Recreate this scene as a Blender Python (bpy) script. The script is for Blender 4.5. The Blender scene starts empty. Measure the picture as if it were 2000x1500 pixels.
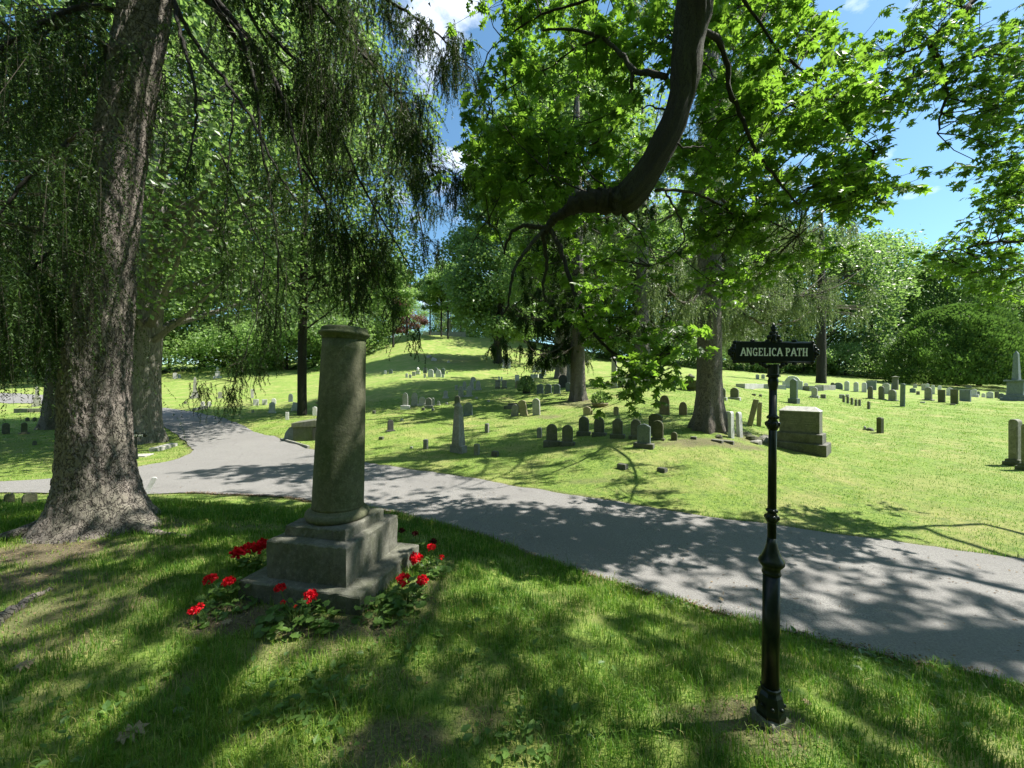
import bpy, math, random
import numpy as np
from mathutils import Vector, Matrix, geometry
R = math.radians
random.seed(7)
rng = np.random.default_rng(11)
C = bpy.context.scene.collection
SC = bpy.context.scene

# ---------------------------------------------------------------- camera, sky, sun, exposure
F = 751.0                      # focal length in pixels of the 2000 px wide photograph
CAMZ = 1.6
cam_d = bpy.data.cameras.new('camera'); cam = bpy.data.objects.new('camera', cam_d); C.objects.link(cam)
cam.location = (0, 0, CAMZ); cam.rotation_euler = (R(90), 0, 0)
cam_d.sensor_width = 36; cam_d.lens = F/2000*36; cam_d.clip_start = 0.05; cam_d.clip_end = 3000
SC.camera = cam
SUN_EL, SUN_AZ = 57.0, 6.0    # azimuth from +X towards +Y
sd = Vector((math.cos(R(SUN_EL))*math.cos(R(SUN_AZ)), math.cos(R(SUN_EL))*math.sin(R(SUN_AZ)), math.sin(R(SUN_EL))))
ld = bpy.data.lights.new('sun', 'SUN'); lo = bpy.data.objects.new('sun', ld); C.objects.link(lo)
ld.energy = 4.8; ld.angle = R(0.55); ld.color = (1, .95, .86)
lo.rotation_euler = sd.to_track_quat('Z', 'Y').to_euler(); lo.location = (20, 5, 30)
W = bpy.data.worlds.new('World'); SC.world = W; W.use_nodes = True
nt = W.node_tree; nt.nodes.clear()
sky = nt.nodes.new('ShaderNodeTexSky'); sky.sky_type = 'NISHITA'; sky.sun_disc = False
sky.sun_elevation = R(SUN_EL); sky.sun_rotation = R(90-SUN_AZ); sky.air_density = 1.0; sky.dust_density = .6; sky.ozone_density = 1.6
tc = nt.nodes.new('ShaderNodeTexCoord')
mp = nt.nodes.new('ShaderNodeMapping'); mp.inputs['Scale'].default_value = (1, 1, 1.9); mp.inputs['Location'].default_value = (2.35, .1, 4)
nz = nt.nodes.new('ShaderNodeTexNoise'); nz.inputs['Scale'].default_value = 3.4; nz.inputs['Detail'].default_value = 9; nz.inputs['Roughness'].default_value = .6
cr = nt.nodes.new('ShaderNodeValToRGB'); cr.color_ramp.elements[0].position = .53; cr.color_ramp.elements[1].position = .72
mx = nt.nodes.new('ShaderNodeMixRGB'); mx.inputs['Color2'].default_value = (9.5, 9.8, 10.4, 1)
bg = nt.nodes.new('ShaderNodeBackground'); bg.inputs['Strength'].default_value = .080
wo = nt.nodes.new('ShaderNodeOutputWorld')
nt.links.new(tc.outputs['Generated'], mp.inputs['Vector']); nt.links.new(mp.outputs[0], nz.inputs['Vector'])
nt.links.new(nz.outputs['Fac'], cr.inputs['Fac']); nt.links.new(cr.outputs['Color'], mx.inputs['Fac'])
tn = nt.nodes.new('ShaderNodeMixRGB'); tn.blend_type = 'MULTIPLY'; tn.inputs['Fac'].default_value = 1; tn.inputs['Color2'].default_value = (.74, 1.0, 1.02, 1); nt.links.new(sky.outputs[0], tn.inputs['Color1']); nt.links.new(tn.outputs[0], mx.inputs['Color1']); nt.links.new(mx.outputs[0], bg.inputs['Color']); nt.links.new(bg.outputs[0], wo.inputs[0])
SC.view_settings.view_transform = 'Standard'; SC.view_settings.look = 'None'; SC.view_settings.gamma = 1
SC.view_settings.exposure = 1.4
cy = SC.cycles
cy.max_bounces = 5; cy.diffuse_bounces = 3; cy.glossy_bounces = 2; cy.transmission_bounces = 4; cy.transparent_max_bounces = 4
cy.caustics_reflective = False; cy.caustics_refractive = False; cy.use_denoising = True

# ---------------------------------------------------------------- material helpers
class N:
    def __init__(s, name):
        s.m = bpy.data.materials.new(name); s.m.use_nodes = True; s.t = s.m.node_tree; s.t.nodes.clear()
        s.out = s.t.nodes.new('ShaderNodeOutputMaterial')
    def n(s, typ, **kw):
        nd = s.t.nodes.new('ShaderNode'+typ)
        for k, v in kw.items():
            if k in nd.inputs: s.set(nd, k, v)
            else: setattr(nd, k, v)
        return nd
    def set(s, nd, k, v):
        if isinstance(v, bpy.types.NodeSocket): s.t.links.new(v, nd.inputs[k])
        else: nd.inputs[k].default_value = v
    def link(s, a, b): s.t.links.new(a, b)
    def coord(s, scale=(1, 1, 1)):
        t = s.n('TexCoord'); m = s.n('Mapping'); s.link(t.outputs['Object'], m.inputs[0]); m.inputs['Scale'].default_value = scale
        return m.outputs[0]
    def noise(s, vec, sc, det=4, ro=.55):
        x = s.n('TexNoise'); s.link(vec, x.inputs['Vector']); x.inputs['Scale'].default_value = sc; x.inputs['Detail'].default_value = det; x.inputs['Roughness'].default_value = ro
        return x.outputs['Fac']
    def ramp(s, fac, *st):
        r = s.n('ValToRGB'); s.link(fac, r.inputs[0]); e = r.color_ramp.elements
        while len(e) < len(st): e.new(.5)
        for el, (p, c) in zip(e, st): el.position = p; el.color = (*c, 1) if len(c) == 3 else c
        return r.outputs[0]
    def mix(s, f, a, b, mode='MIX'):
        x = s.n('MixRGB'); x.blend_type = mode
        for k, v in (('Fac', f), ('Color1', a), ('Color2', b)):
            if isinstance(v, bpy.types.NodeSocket): s.link(v, x.inputs[k])
            elif isinstance(v, (int, float)): x.inputs[k].default_value = v
            else: x.inputs[k].default_value = (*v, 1)
        return x.outputs[0]
    def bump(s, h, strength=.5, dist=.02, nrm=None):
        b = s.n('Bump'); s.link(h, b.inputs['Height']); b.inputs['Strength'].default_value = strength; b.inputs['Distance'].default_value = dist
        if nrm: s.link(nrm, b.inputs['Normal'])
        return b.outputs[0]
    def princ(s, col, rough=.8, nrm=None, **kw):
        p = s.n('BsdfPrincipled')
        if isinstance(col, bpy.types.NodeSocket): s.link(col, p.inputs['Base Color'])
        else: p.inputs['Base Color'].default_value = (*col, 1)
        if isinstance(rough, bpy.types.NodeSocket): s.link(rough, p.inputs['Roughness'])
        else: p.inputs['Roughness'].default_value = rough
        if nrm: s.link(nrm, p.inputs['Normal'])
        for k, v in kw.items(): p.inputs[k.replace('_', ' ')].default_value = v
        return p
    def done(s, sh): s.link(sh.outputs[0], s.out.inputs[0]); return s.m

def stone_mat(name, c1, c2, lichen=(.12, .13, .06), lf=.5, sc=9, rough=.85):
    k = N(name); v = k.coord()
    oi = k.n('ObjectInfo'); ad = k.n('VectorMath'); ad.operation = 'ADD'; k.link(v, ad.inputs[0]); k.link(oi.outputs['Location'], ad.inputs[1]); v = ad.outputs[0]
    a = k.noise(v, sc, 6, .65); b = k.noise(v, 2.2, 5, .6); g = k.noise(v, 140, 2, .8)
    col = k.ramp(a, (.3, c1), (.7, c2))
    col = k.mix(k.ramp(b, (.42, (0, 0, 0)), (.62, (lf, lf, lf))), col, lichen)
    m2 = k.n('Mapping'); k.link(v, m2.inputs[0]); m2.inputs['Scale'].default_value = (9, 9, 1.9)
    st = k.noise(m2.outputs[0], 1.5, 4, .6)
    col = k.mix(k.ramp(st, (.5, (0, 0, 0)), (.72, (.5, .5, .5))), col, tuple(x*.5 for x in c1))
    mo = k.noise(v, 26, 8, .8); col = k.mix(k.ramp(mo, (.5, (0, 0, 0)), (.64, (.55, .55, .55))), col, tuple(min(.8, x*1.35) for x in c2)); mo2 = k.noise(v, 55, 6, .8); col = k.mix(k.ramp(mo2, (.54, (0, 0, 0)), (.66, (.6, .6, .6))), col, tuple(x*.45 for x in lichen))
    col = k.mix(.35, col, k.ramp(g, (.35, (.35, .35, .35)), (.65, (1, 1, 1))), 'MULTIPLY')
    return k.done(k.princ(col, rough, k.bump(k.noise(v, 38, 6, .7), .6, .01)))

def leaf_mat(name, c1, c2, tr, tf=.5, gloss=.35):
    """c1..c2 reflect colours picked per leaf, tr transmitted colour"""
    k = N(name)
    at = k.n('Attribute', attribute_name='rnd'); at.attribute_name = 'rnd'
    oi = k.n('ObjectInfo')
    f = at.outputs['Fac']
    col = k.ramp(f, (0, c1), (1, c2))
    trc = k.mix(f, tuple(x*.75 for x in tr), tr)
    p = k.princ(col, .42, Specular_IOR_Level=gloss)
    t = k.n('BsdfTranslucent'); k.link(trc, t.inputs['Color'])
    m = k.n('MixShader'); m.inputs[0].default_value = tf; k.link(p.outputs[0], m.inputs[1]); k.link(t.outputs[0], m.inputs[2])
    return k.done(m)

def bark_mat(name, c1, c2, c3, sc=10, stretch=.35, strength=1.0, dist=.03, dark=.25):
    k = N(name); v = k.coord((1, 1, stretch))
    w = k.n('TexNoise'); k.link(v, w.inputs['Vector']); w.inputs['Scale'].default_value = sc*.6; w.inputs['Detail'].default_value = 3
    wv = k.mix(.30, v, w.outputs['Color'], 'ADD')
    vo = k.n('TexVoronoi', feature='DISTANCE_TO_EDGE'); k.link(wv, vo.inputs['Vector']); vo.inputs['Scale'].default_value = sc; 
    vc = k.n('TexVoronoi'); k.link(wv, vc.inputs['Vector']); vc.inputs['Scale'].default_value = sc
    e = k.ramp(vo.outputs['Distance'], (.0, (0, 0, 0)), (.09, (1, 1, 1)))
    fine = k.noise(v, sc*7, 5, .7)
    big = k.noise(v, 2.0, 4, .6)
    col = k.ramp(fine, (.3, c1), (.72, c2))
    sepr = k.n('SeparateColor'); k.link(vc.outputs['Color'], sepr.inputs[0])
    col = k.mix(k.ramp(sepr.outputs[0], (.2, (0, 0, 0)), (1, (.55, .55, .55))), col, c3)
    col = k.mix(k.ramp(big, (.45, (0, 0, 0)), (.62, (.35, .35, .35))), col, (.07, .09, .04))
    col = k.mix(e, tuple(x*dark for x in c1), col)
    h = k.mix(.35, e, fine, 'ADD'); h = k.mix(.5, h, sepr.outputs[1], 'ADD')
    return k.done(k.princ(col, .9, k.bump(h, strength, dist)))

MAT = {}
MAT['granite'] = stone_mat('grey granite', (.20, .20, .18), (.34, .33, .30), (.13, .15, .07), .6)
MAT['darkstone'] = stone_mat('weathered dark stone', (.085, .09, .075), (.17, .17, .14), (.10, .12, .05), .7)
MAT['mossy'] = stone_mat('mossy stone', (.075, .08, .045), (.15, .145, .095), (.05, .07, .02), .8, 14)
MAT['slate'] = stone_mat('blue grey slate', (.11, .14, .15), (.19, .23, .24), (.15, .19, .14), .4)
MAT['black'] = stone_mat('near black stone', (.03, .032, .03), (.07, .07, .065), (.06, .07, .04), .4)
MAT['marble'] = stone_mat('weathered white marble', (.50, .51, .50), (.74, .74, .72), (.33, .35, .32), .5, 6)
MAT['pale'] = stone_mat('pale grey stone', (.34, .34, .32), (.50, .49, .46), (.26, .27, .2), .5)
MAT['tan'] = stone_mat('tan sandstone', (.27, .235, .15), (.38, .33, .21), (.17, .17, .08), .55)
MAT['brown'] = stone_mat('brownstone', (.19, .15, .09), (.28, .22, .13), (.14, .15, .06), .6)
MAT['base'] = stone_mat('stained plinth stone', (.085, .085, .068), (.18, .175, .15), (.06, .072, .03), .6, 7)
MAT['leaf_oak'] = leaf_mat('oak leaves', (.022, .058, .010), (.105, .19, .028), (.27, .50, .045), .52, .5)
MAT['leaf_far'] = leaf_mat('deciduous leaves', (.09, .16, .045), (.21, .31, .09), (.32, .52, .12), .5, .4)
MAT['leaf_mid'] = leaf_mat('darker deciduous leaves', (.06, .115, .04), (.15, .23, .075), (.25, .41, .09), .5, .55)
MAT['leaf_red'] = leaf_mat('purple leaves', (.06, .03, .03), (.13, .07, .05), (.2, .08, .06), .4, .3)
MAT['needle'] = leaf_mat('dark spruce needles', (.008, .024, .006), (.05, .092, .022), (.07, .125, .02), .3, .12)
MAT['needle2'] = leaf_mat('grey green spruce needles', (.075, .125, .05), (.20, .265, .11), (.22, .31, .10), .35, .25)
MAT['cedar'] = leaf_mat('arborvitae sprays', (.03, .075, .02), (.11, .19, .04), (.13, .25, .04), .35, .25)
MAT['bark'] = bark_mat('flaky spruce bark', (.12, .10, .085), (.25, .22, .195), (.20, .175, .155), 17, .55, 1.0, .022, .55)
MAT['bark_oak'] = bark_mat('furrowed oak bark', (.012, .011, .008), (.042, .036, .028), (.026, .022, .017), 34, .13, 1.0, .02, .6)
MAT['bark_grey'] = bark_mat('grey ridged bark', (.19, .175, .15), (.33, .31, .27), (.26, .24, .21), 22, .10, 1.0, .02, .45)
MAT['twig'] = bark_mat('dead spruce twigs', (.05, .042, .03), (.12, .10, .075), (.09, .07, .05), 30, .3, .4, .005)
k = N('asphalt'); v = k.coord()
a = k.noise(v, 75, 5, .9); b = k.noise(v, 1.1, 5, .6); c = k.n('TexVoronoi'); k.link(v, c.inputs['Vector']); c.inputs['Scale'].default_value = 60
col = k.ramp(a, (.36, (.06, .059, .057)), (.64, (.29, .283, .272)))
col = k.mix(.35, col, k.ramp(c.outputs['Distance'], (0, (.45, .44, .44)), (.5, (.9, .9, .9))), 'MULTIPLY')
col = k.mix(k.ramp(b, (.42, (0, 0, 0)), (.6, (.45, .45, .45))), col, (.15, .145, .14))
ck = k.n('TexVoronoi', feature='DISTANCE_TO_EDGE'); wq = k.n('TexNoise'); k.link(v, wq.inputs['Vector']); wq.inputs['Scale'].default_value = 2.5; wq.inputs['Detail'].default_value = 6
k.link(k.mix(.6, v, wq.outputs['Color'], 'ADD'), ck.inputs['Vector']); ck.inputs['Scale'].default_value = .42
col = k.mix(k.ramp(ck.outputs['Distance'], (0, (.4, .4, .4)), (.004, (0, 0, 0))), col, (.035, .034, .032))
st = k.noise(v, .35, 7, .7); col = k.mix(k.ramp(st, (.5, (0, 0, 0)), (.7, (.35, .35, .35))), col, (.09, .088, .085))
MAT['asphalt'] = k.done(k.princ(col, .88, k.bump(k.mix(.5, a, c.outputs['Distance'], 'ADD'), .55, .006)))
k = N('lawn soil'); v = k.coord()
at = k.n('Attribute'); at.attribute_name = 'dirt'
a = k.noise(v, .9, 6, .65); b = k.noise(v, 14, 5, .7); g = k.noise(v, .22, 4, .6); c = k.noise(v, 70, 3, .75)
grass = k.ramp(b, (.32, (.06, .12, .016)), (.5, (.15, .23, .03)), (.7, (.24, .31, .055)))
grass = k.mix(k.ramp(a, (.46, (0, 0, 0)), (.64, (.75, .75, .75))), grass, (.30, .28, .10))
m3 = k.noise(v, 3.2, 7, .75); grass = k.mix(k.ramp(m3, (.5, (0, 0, 0)), (.68, (.7, .7, .7))), grass, (.07, .12, .02)); m4 = k.noise(v, 1.7, 8, .8); grass = k.mix(k.ramp(m4, (.55, (0, 0, 0)), (.7, (.8, .8, .8))), grass, (.34, .30, .13))
grass = k.mix(k.ramp(g, (.42, (0, 0, 0)), (.62, (.4, .4, .4))), grass, (.15, .23, .03))
dirt = k.ramp(c, (.3, (.04, .028, .018)), (.5, (.105, .078, .05)), (.75, (.22, .165, .105)))
col = k.mix(at.outputs['Fac'], grass, dirt)
MAT['lawn'] = k.done(k.princ(col, .95, k.bump(k.mix(.5, c, b, 'ADD'), .9, .03)))
def grass_mat():
    k = N('grass blades'); at = k.n('Attribute'); at.attribute_name = 'rnd'
    f = at.outputs['Fac']
    col = k.ramp(f, (0, (.04, .11, .016)), (.45, (.115, .225, .03)), (.8, (.25, .33, .05)), (.93, (.38, .34, .14)))
    p = k.princ(col, .5, Specular_IOR_Level=.3)
    t = k.n('BsdfTranslucent'); k.link(k.mix(1, col, (1.3, 1.5, .9), 'MULTIPLY'), t.inputs['Color'])
    m = k.n('MixShader'); m.inputs[0].default_value = .4; k.link(p.outputs[0], m.inputs[1]); k.link(t.outputs[0], m.inputs[2])
    return k.done(m)
MAT['grass'] = grass_mat()
k = N('glossy dark green paint'); v = k.coord()
MAT['paint'] = k.done(k.princ(k.ramp(k.noise(v, 40, 4, .6), (.3, (.004, .008, .006)), (.7, (.008, .013, .010))), .3, k.bump(k.noise(v, 60, 3, .5), .12, .004), Coat_Weight=0.0, Specular_IOR_Level=.25))
k = N('white lettering'); v = k.coord()
MAT['white'] = k.done(k.princ(k.ramp(k.noise(v, 60, 4, .6), (.3, (.78, .79, .77)), (.6, (.90, .90, .88))), .5))
k = N('faded inscription'); v = k.coord()
MAT['inscr'] = k.done(k.princ(k.ramp(k.noise(v, 60, 4, .6), (.3, (.14, .15, .12)), (.6, (.26, .27, .22))), .8))
MAT['petal'] = leaf_mat('red petals', (.55, .004, .012), (.80, .012, .03), (.8, .02, .03), .3, .2)
MAT['petal_dead'] = leaf_mat('withered petals', (.05, .012, .01), (.12, .02, .02), (.1, .02, .02), .2, .1)
MAT['gleaf'] = leaf_mat('geranium leaves', (.05, .11, .025), (.13, .22, .05), (.18, .34, .05), .35, .3)
MAT['dryleaf2'] = leaf_mat('brown litter', (.06, .04, .025), (.26, .19, .11), (.1, .07, .04), .1, .1)
MAT['dryleaf'] = leaf_mat('dry fallen leaf', (.20, .15, .09), (.30, .24, .15), (.15, .11, .06), .15, .2)

# ---------------------------------------------------------------- mesh + tagging helpers
class MB:
    def __init__(s): s.v = []; s.f = {}; s.n = 0; s.r = []
    def add(s, v, faces, rnd=None):
        v = np.asarray(v, float).reshape(-1, 3)
        for f in faces:
            f = np.asarray(f, int)
            if f.size == 0: continue
            if f.ndim == 1: f = f[None]
            s.f.setdefault(f.shape[1], []).append(f + s.n)
        s.v.append(v); s.n += len(v)
        s.r.append(np.full(len(v), .5) if rnd is None else np.broadcast_to(rnd, (len(v),)).astype(float))
        return s
    def join(s, o):
        for kk, l in o.f.items():
            for f in l: s.f.setdefault(kk, []).append(f + s.n)
        s.v += o.v; s.r += o.r; s.n += o.n; return s
    def box(s, c, d, ch=0.0, rz=0.0, taper=1.0):
        """box centre c (z = bottom), size d, chamfer ch on top edge"""
        x, y, z = d[0]/2, d[1]/2, d[2]
        rings = [(1, 0)]
        if ch > 0: rings += [(None, z-ch, ch*.25), (None, z-ch*.3, ch*.75), (None, z, ch*1.6)]
        P = [(-x, -y, 0), (x, -y, 0), (x, y, 0), (-x, y, 0)]
        X, Y = x*taper, y*taper
        if ch > 0:
            for (_, zz, ins) in rings[1:]:
                P += [(-X+ins, -Y+ins, zz), (X-ins, -Y+ins, zz), (X-ins, Y-ins, zz), (-X+ins, Y-ins, zz)]
        else: P += [(-X, -Y, z), (X, -Y, z), (X, Y, z), (-X, Y, z)]
        nr = len(P)//4; q = []
        for r in range(nr-1):
            for i in range(4): q.append([r*4+i, r*4+(i+1) % 4, (r+1)*4+(i+1) % 4, (r+1)*4+i])
        q.append([3, 2, 1, 0]); q.append([4*(nr-1)+i for i in range(4)])
        P = np.array(P); ca, sa = math.cos(rz), math.sin(rz)
        P = np.stack([P[:, 0]*ca-P[:, 1]*sa, P[:, 0]*sa+P[:, 1]*ca, P[:, 2]], 1) + np.array(c)
        return s.add(P, [np.array(q)])
    def lathe(s, prof, seg=32, c=(0, 0, 0)):
        """prof list of (r, z) bottom to top"""
        a = np.arange(seg)*2*math.pi/seg
        V = np.concatenate([np.stack([r*np.cos(a), r*np.sin(a), np.full(seg, z)], 1) for r, z in prof]) + np.array(c)
        i = np.arange(seg); j = (i+1) % seg; fs = [np.stack([k*seg+i, k*seg+j, (k+1)*seg+j, (k+1)*seg+i], 1) for k in range(len(prof)-1)]
        return s.add(V, fs + [np.arange(seg)[::-1], np.arange(seg)+(len(prof)-1)*seg])
    def tube(s, pts, rad, seg=8, rough=0.0, rnd=None, ridge=0.0):
        pts = np.asarray(pts, float); n = len(pts); rad = np.broadcast_to(rad, (n,)).astype(float)
        t = np.gradient(pts, axis=0); t /= np.linalg.norm(t, axis=1)[:, None]+1e-9
        ref = np.array([.13, .97, .2]) if abs(t[0, 2]) > .7 else np.array([0, 0, 1.])
        a = np.arange(seg)*2*math.pi/seg; V = []
        for i in range(n):
            u = np.cross(t[i], ref); u /= np.linalg.norm(u)+1e-9; w = np.cross(t[i], u); ref = np.cross(u, t[i])*1.0 if False else ref
            r = rad[i]*(1+rough*rng.uniform(-1, 1, seg)+ridge*(np.sin(a*5+i*.11)+.8*np.sin(a*9-i*.17+1)+.6*np.sin(a*14+i*.31)))
            V.append(pts[i] + (np.cos(a)*r)[:, None]*u + (np.sin(a)*r)[:, None]*w)
        i = np.arange(seg); j = (i+1) % seg
        fs = [np.stack([k*seg+i, k*seg+j, (k+1)*seg+j, (k+1)*seg+i], 1) for k in range(n-1)]
        return s.add(np.concatenate(V), fs + [np.arange(seg)[::-1], np.arange(seg)+(n-1)*seg], rnd)
    def build(s, name, mat, parent=None, origin=(0, 0, 0), smooth=False, attr=False):
        me = bpy.data.meshes.new(name)
        V = np.concatenate(s.v) - np.array(origin)
        me.vertices.add(len(V)); me.vertices.foreach_set('co', V.astype(np.float32).ravel())
        vi = []; st = []; cur = 0
        for kk, l in s.f.items():
            f = np.concatenate(l); vi.append(f.ravel()); st.append(cur + np.arange(len(f))*kk); cur += f.size
        vi = np.concatenate(vi); st = np.concatenate(st)
        me.loops.add(len(vi)); me.loops.foreach_set('vertex_index', vi.astype(np.int32))
        me.polygons.add(len(st)); me.polygons.foreach_set('loop_start', st.astype(np.int32))
        me.polygons.foreach_set('use_smooth', np.full(len(st), bool(smooth)))
        me.update(calc_edges=True)
        if attr is not False:
            an = attr if isinstance(attr, str) else 'rnd'
            A = me.attributes.new(an, 'FLOAT', 'POINT'); A.data.foreach_set('value', np.concatenate(s.r).astype(np.float32))
        me.materials.append(MAT[mat] if isinstance(mat, str) else mat)
        o = bpy.data.objects.new(name, me); C.objects.link(o)
        if parent: o.parent = parent
        else: o.location = origin
        return o

def tag(o, label=None, cat=None, group=None, kind=None):
    if label: o['label'] = label
    if cat: o['category'] = cat
    if group: o['group'] = group
    if kind: o['kind'] = kind
    return o
def thing(name, label, cat, loc=(0, 0, 0), rz=0, group=None, rx=0, ry=0):
    o = bpy.data.objects.new(name, None); C.objects.link(o); o.empty_display_size = .1
    o.location = loc; o.rotation_euler = (rx, ry, rz); return tag(o, label, cat, group)
def norm(a): return a/(np.linalg.norm(a, axis=-1, keepdims=True)+1e-9)
def inst(tv, tf, pos, d, up, s, rnd=None, mb=None):
    """place the template (x side, y length, z normal) at pos with length axis d, normal near up, scale s"""
    n = len(pos); d = norm(d); x = norm(np.cross(d, up)); z = np.cross(x, d)
    s = np.broadcast_to(s, (n,))[:, None, None]
    tv = np.asarray(tv, float)
    V = (tv[None, :, 0:1]*x[:, None] + tv[None, :, 1:2]*d[:, None] + tv[None, :, 2:3]*z[:, None])*s + pos[:, None]
    k = len(tv); off = (np.arange(n)*k)[:, None]
    faces = []
    for f in tf:
        f = np.array(f)
        faces.append((off + f[None]))
    mb = mb or MB()
    r = rng.uniform(0, 1, n) if rnd is None else rnd
    return mb.add(V.reshape(-1, 3), faces, np.repeat(r, k))

# ---------------------------------------------------------------- terrain
PROF = {
 -200: [(0,0),(4.4,0),(6.7,-.35),(8.5,-.42),(15,-.45),(25,-.1),(40,1.0),(60,2.2),(100,6),(400,20)],
 0:    [(0,0),(4.4,0),(6.7,-.36),(8.5,-.42),(15,-.45),(25,-.1),(40,1.05),(60,2.8),(100,6),(400,20)],
 300:  [(0,0),(4.6,0),(6.8,-.36),(9,-.42),(13,-.42),(25,-.1),(40,1.2),(60,3.7),(100,6.5),(400,20)],
 600:  [(0,0),(3.4,0),(5.9,-.34),(9.5,-.4),(13,-.3),(22,.05),(35,1.3),(60,4.7),(100,8),(400,20)],
 800:  [(0,0),(3.3,0),(5.34,-.33),(8.2,-.37),(10.5,-.22),(16,.2),(24,.75),(35,2.2),(50,5.4),(72,11.2),(80,11.5),(120,10),(400,20)],
 1000: [(0,0),(2.3,-.01),(4.4,-.32),(7.1,-.36),(10.5,-.15),(15,.34),(20,.93),(28,1.5),(38,2.4),(50,4.9),(72,10.3),(80,10.6),(100,10),(400,20)],
 1250: [(0,0),(1.9,-.02),(3.7,-.32),(6.3,-.35),(9,.14),(13,.58),(20,1.5),(30,2.0),(40,3.2),(60,5),(100,9),(400,20)],
 1400: [(0,0),(1.8,-.02),(3.3,-.3),(5.86,-.35),(10,.36),(13,.68),(20,1.3),(30,1.95),(45,3),(60,4),(100,8),(400,20)],
 1550: [(0,0),(1.8,-.02),(2.95,-.3),(5.3,-.35),(9,-.05),(13,.15),(20,.65),(30,1.5),(45,2.3),(100,7),(400,20)],
 1750: [(0,0),(1.5,-.02),(2.65,-.3),(4.8,-.35),(9,-.2),(13,-.03),(22,.45),(30,.95),(45,1.8),(100,6),(400,18)],
 2000: [(0,0),(1.0,-.02),(2.44,-.3),(4.3,-.35),(9.2,-.3),(13,-.1),(25,.4),(33,.55),(45,1.4),(100,5),(400,18)],
}
PK = sorted(PROF); PU = np.array([(p-1000)/F for p in PK])
def zf(x, y):
    x = np.asarray(x, float); y = np.asarray(y, float)
    Y = np.maximum(y, 1e-3); u = np.clip(x/Y, PU[0], PU[-1])
    zs = []
    for p in PK:
        a = np.array(PROF[p]); zs.append(sum(np.interp(Y*k, a[:, 0], a[:, 1]) for k in (.94, .97, 1, 1.03, 1.06))/5)
    zs = np.array(zs); i = np.clip(np.searchsorted(PU, u)-1, 0, len(PU)-2)
    t = (u-PU[i])/(PU[i+1]-PU[i]); t = np.where((t > 0) & (t < 1), t*t*(3-2*t)*.5+t*.5, t)
    z0 = np.take_along_axis(zs, i[None], 0)[0] if zs.ndim == i.ndim+1 else zs[i]
    z1 = np.take_along_axis(zs, i[None]+1, 0)[0]
    z = z0*(1-t)+z1*t
    w = np.clip((Y-8)/6, 0, 1)
    z = z + w*.05*(np.sin(x*1.1+.4*y)*np.sin(y*.9-.3*x)) + w*.03*np.sin(x*2.3+1)*np.sin(y*1.9)
    z = z + .012*np.sin(x*3.1+y*1.3)*np.sin(y*4.2-x*1.1)
    return np.where(y < .3, 0, z)
def gz(x, y): return float(zf(np.array([x]), np.array([y]))[0])
YS = np.exp(np.linspace(math.log(1.0), math.log(300), 2600))
def at(px, row, dz=0.0):
    """where the line of sight through a pixel of the photograph meets the ground"""
    u = (px-1000)/F; z = zf(u*YS, YS); r = 750+F*(CAMZ-z)/YS
    j = np.argmax(r <= row) if (r <= row).any() else len(YS)-1
    if j > 0:
        a, b = r[j-1], r[j]; t = (a-row)/(a-b+1e-9); y = YS[j-1]*(1-t)+YS[j]*t
    else: y = YS[j]
    return Vector((u*y, y, gz(u*y, y)))
def pt(px, row, y): return np.array([(px-1000)/F*y, y, CAMZ+(750-row)/F*y])
def gp(px, y): x = (px-1000)/F*y; return Vector((x, y, gz(x, y)))

# road outline
near = [(2000,1339),(1900,1314),(1780,1292),(1700,1273),(1615,1253),(1505,1226),(1430,1203),(1356,1182),(1265,1158),(1175,1132),(1060,1092),(955,1050),(870,1026),(790,1006),(700,990),(612,980),(560,972),(490,968),(420,965),(350,963),(287,966),(200,966),(90,964),(0,963),(-250,963)]
inner = [(-250,944),(0,941),(91,936),(190,925),(266,913),(315,904),(350,896),(372,887),(378,879),(364,864),(336,845),(308,824),(290,812),(200,800),(100,790),(0,786),(-250,786)]
far = [(-250,766),(0,768),(100,772),(200,784),(308,797),(360,802),(402,810),(455,824),(507,847),(560,862),(619,880),(720,905),(830,921),(940,936),(1040,955),(1150,972),(1250,989),(1350,1005),(1500,1023),(1650,1047),(1800,1066),(2000,1092)]
def dense(pl):
    W_ = [at(*p) for p in pl]; out = []
    for a, b in zip(W_[:-1], W_[1:]):
        L = (b-a).length; n = max(1, int(L/max(.12, .02*a.y)))
        for i in range(n):
            t = i/n; p = a.lerp(b, t); jt = .018*random.uniform(-1, 1); out.append((p.x+jt, p.y+jt))
    out.append((W_[-1].x, W_[-1].y)); return out
n_, i_, f_ = dense(near), dense(inner), dense(far)
a0 = Vector(n_[0]); d0 = (a0-Vector(n_[12])).normalized(); b0 = Vector(f_[-1]); d1 = (b0-Vector(f_[-12])).normalized()
ROAD = [tuple(a0+d0*t) for t in (9, 6, 3, 1)] + n_ + i_ + f_ + [tuple(b0+d1*t) for t in (1, 3, 6, 9)]
RP = np.array(ROAD)
def in_road(x, y, grow=0):
    x = np.asarray(x, float); y = np.asarray(y, float); c = np.zeros(x.shape, bool)
    X1, Y1 = RP[:, 0], RP[:, 1]; X2, Y2 = np.roll(X1, -1), np.roll(Y1, -1)
    for a, b, c_, d in zip(X1, Y1, X2, Y2):
        if b == d: continue
        m = ((b > y) != (d > y)) & (x < (c_-a)*(y-b)/(d-b)+a); c ^= m
    return c
def road_dist(x, y):
    P = np.stack([x, y], -1); best = np.full(x.shape, 9e9)
    for a, b in zip(RP, np.roll(RP, -1, 0)):
        ab = b-a; t = np.clip(((P-a)@ab)/(ab@ab+1e-12), 0, 1); best = np.minimum(best, np.linalg.norm(P-a-t[..., None]*ab, axis=-1))
    return best

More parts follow.
